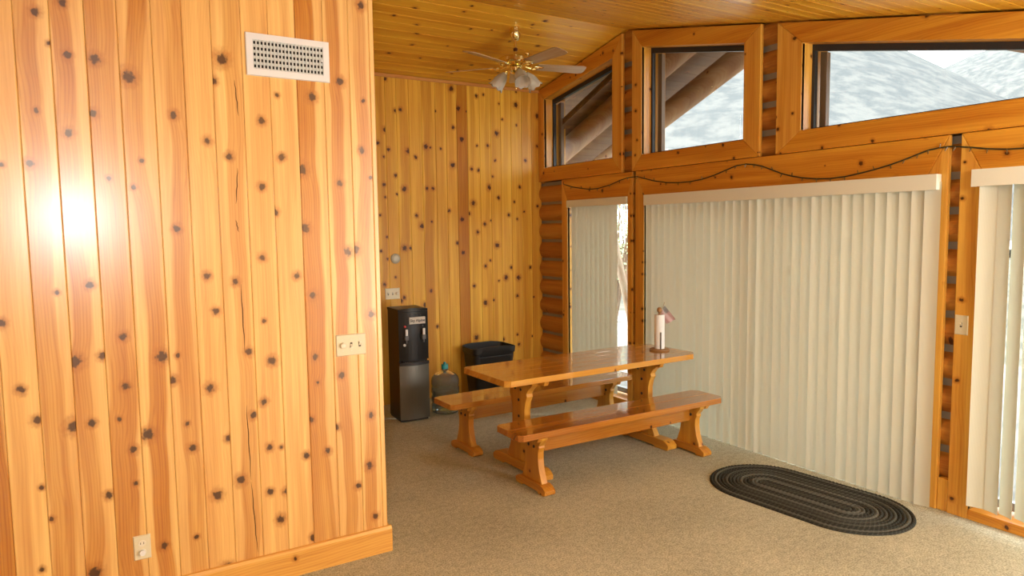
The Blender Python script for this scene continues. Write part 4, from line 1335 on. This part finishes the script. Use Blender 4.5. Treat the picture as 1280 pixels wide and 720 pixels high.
for z_ in (.0205, -.0205):
    rc_ = mesh_kid('receptacle', lambda b: add_prism(b, [(.0165 * math.cos(k * .3927) , z_ + .0145 * math.sin(k * .3927)) for k in range(16)], 'y', -.0085, -.0055), M_ivory_d, ol)
    if z_ > 0:
        for sx in (-.0065, .0065): mesh_kid('slot', lambda b: add_box(b, (sx - .0013, -.0092, z_ - .004), (sx + .0013, -.0084, z_ + .005)), M_slot, rc_)
pl = mesh_kid('plug_cover', lambda b: add_prism(b, [(.012 * math.cos(k * .3927), -.021 + .013 * math.sin(k * .3927)) for k in range(16)], 'y', -.022, -.0086), M_white, ol)
pl['label'] = 'white plug in the lower socket'
dl = empty('wall_dial', (2.632, D, 1.474))
tag(dl, 'small round dial on the back wall above the switch', 'thermostat')
Mx = Matrix.Rotation(math.pi / 2, 4, 'X')
bm = bmesh.new(); add_lathe(bm, [(.050, 0), (.050, .010), (.046, .016), (.036, .018)], 28, Mx); new_obj('ring', bm, M_glass_dial, dl, smooth=True)
bm = bmesh.new(); add_lathe(bm, [(.034, .014), (.034, .022), (.026, .028), (0, .031)], 28, Mx); new_obj('cap', bm, simple('dial_face', (0.62, 0.63, 0.55), 0.25), dl, smooth=True)

# ---------------------------------------------------------------- string of tiny lights along the header boards
sl = empty('string_lights', (TF - 0.012, 3.8, 2.2))
tag(sl, 'dark string of tiny lights swagged along the header beam', 'string lights')
inv = Matrix.Translation(sl.location).inverted()
pts = [(TF - 0.008, y_, z_) for y_, z_ in WIRE] + [(TF - 0.008, 1.7, 2.15), (TF - 0.008, 1.4, 2.17), (TF - 0.008, 1.1, 2.2)]
fine_ = []
for (a, b) in zip(pts[:-1], pts[1:]):
    for t in (0, 0.5): fine_.append(Vector(a).lerp(Vector(b), t))
fine_.append(Vector(pts[-1]))
o = tube('wire', fine_, 0.0045, M_wire); o.parent = sl; o.matrix_parent_inverse = inv
bm = bmesh.new()
rl = random.Random(5)
for i, p in enumerate(fine_):
    if i % 2 == 0:
        dz_ = rl.choice((-1, -1, 1))
        add_tube(bm, [p, p + Vector((-0.006, rl.uniform(-.012, .012), dz_ * 0.024))], [0.0045, 0.0028], 6)
o = new_obj('bulbs', bm, M_bulb, sl, kind='stuff'); o.matrix_parent_inverse = inv

# ---------------------------------------------------------------- ceiling fan
FX, FY = 3.35, 5.387
FZ = ceil_z(FY)
fan = empty('ceiling_fan', (FX, FY, FZ))
tag(fan, 'brass ceiling fan with beige blades and tulip glass shades', 'ceiling fan')
M_blade = wood('blade_oak', (0.45, 0.33, 0.20), (0.36, 0.25, 0.14), 'X', 0.35, knot=0.0)
M_shade = simple('frosted_glass', (0.82, 0.80, 0.72), 0.25, trans=0.55, ior=1.3)
lathe('canopy', [(0.0, -0.008), (0.046, 0.02), (0.052, -0.02), (0.050, -0.05), (0.040, -0.085), (0.022, -0.105), (0.0, -0.107)], M_brass, fan, 28)
lathe('downrod', [(0.0115, -0.10), (0.0115, -0.235)], M_brass, fan, 12)
lathe('collar', [(0.012, -0.165), (0.020, -0.172), (0.020, -0.19), (0.012, -0.197)], simple('dark_collar', (0.12, 0.03, 0.02), 0.4), fan, 16)
hb = -0.235
lathe('motor_housing', [(0.02, hb), (0.045, hb - .004), (0.060, hb - .012), (0.145, hb - .022), (0.160, hb - .034), (0.160, hb - .064), (0.148, hb - .078), (0.10, hb - .088), (0.0, hb - .090)], M_brass, fan, 40)
zb_ = hb - 0.085
PH = math.radians(-31.35)   # world angle of the picture's rightward direction
angs = [PH + math.radians(d_) for d_ in (17, 89, 161, 233, 305)]
for a in angs:
    Ma = Matrix.Rotation(a, 4, 'Z')
    def iron(b):
        add_tube(b, [(0.09, 0, zb_ - .004), (0.13, 0, zb_ - .016), (0.17, 0, zb_ - .012)], [0.009, 0.010, 0.009], 8)
        for s_ in (-1, 1):
            add_tube(b, [(0.14, 0, zb_ - .013), (0.165, s_ * .035, zb_ - .016), (0.20, s_ * .03, zb_ - .011), (0.215, 0, zb_ - .009)], [0.007, 0.008, 0.008, 0.006], 8)
        add_box(b, (0.165, -.045, zb_ - .012), (0.255, .045, zb_ - .007), .002)
        bmesh.ops.transform(b, matrix=Ma, verts=b.verts)
    ir = mesh_kid('blade_arm', iron, M_brass, fan, True)
    sharpen(ir)
    def blade(b):
        outl = [(0.20, -.055), (0.62, -.073), (0.655, -.060), (0.665, -.03), (0.665, .03), (0.655, .060), (0.62, .073), (0.20, .055)]
        add_prism(b, outl, 'z', -.003, .003)
    bl_o = mesh_kid('blade', blade, M_blade, fan)
    bl_o.matrix_local = Matrix.Translation((0, 0, zb_ - .003)) @ Ma @ Matrix.Rotation(math.radians(-13), 4, 'X')
lathe('switch_housing', [(0.0, zb_ - .004), (0.05, zb_ - .006), (0.058, zb_ - .02), (0.055, zb_ - .05), (0.036, zb_ - .068), (0.018, zb_ - .075), (0.012, zb_ - .09), (0.0, zb_ - .093)], M_brass, fan, 28)
for k, dg_ in enumerate((166, 288, 20)):
    a = PH + math.radians(dg_)
    Ma = Matrix.Rotation(a, 4, 'Z')
    def arm(b):
        add_tube(b, [(0.045, 0, zb_ - .042), (0.075, 0, zb_ - .036), (0.092, 0, zb_ - .05)], 0.007, 8)
        add_lathe(b, [(0.0, .012), (.016, .010), (.021, 0), (.021, -.02)], 16, Matrix.Translation((0.092, 0, zb_ - .052)) @ Matrix.Rotation(math.radians(-38), 4, 'Y'))
        bmesh.ops.transform(b, matrix=Ma, verts=b.verts)
    ar = mesh_kid('lamp_arm', arm, M_brass, fan, True)
    sharpen(ar, 50)
    def shade(b):
        pr = [(.022, 0), (.030, -.016), (.049, -.048), (.058, -.086), (.060, -.114), (.067, -.142), (.074, -.154)]
        inner = [(r_ - .003, z_) for r_, z_ in pr[::-1]]
        made = add_lathe(b, pr + inner, 28)
        for v in made:     # fluted, scalloped glass
            an_ = math.atan2(v.co.y, v.co.x)
            kf = 1 + 0.06 * math.cos(8 * an_) * min(1.0, -v.co.z / .08)
            v.co.x *= kf; v.co.y *= kf
            if v.co.z < -.11: v.co.z -= 0.008 * math.cos(8 * an_)
        bmesh.ops.transform(b, matrix=Ma @ Matrix.Translation((0.096, 0, zb_ - .060)) @ Matrix.Rotation(math.radians(-38), 4, 'Y'), verts=b.verts)
    sh_ = mesh_kid('shade', shade, M_shade, ar, True)
    sh_['label'] = 'frosted tulip glass shade'
def chain(b):
    add_tube(b, [(0.0, 0, zb_ - .09), (0.0, 0, zb_ - .19)], 0.0016, 6)
    add_lathe(b, [(0.0, .010), (.006, .004), (.008, -.004), (.004, -.012), (0, -.014)], 12, Matrix.Translation((0, 0, zb_ - .195)))
mesh_kid('pull_chain', chain, M_brass, fan, True)
bm = bmesh.new()
add_lathe(bm, [(.0, .03), (.016, .026), (.021, .0), (.017, -.02), (.0, -.022)], 16, Matrix.Translation((0.115 * math.cos(PH - .5), 0.115 * math.sin(PH - .5), hb + .008)))
new_obj('reverse_knob', bm, M_brass, fan, smooth=True)
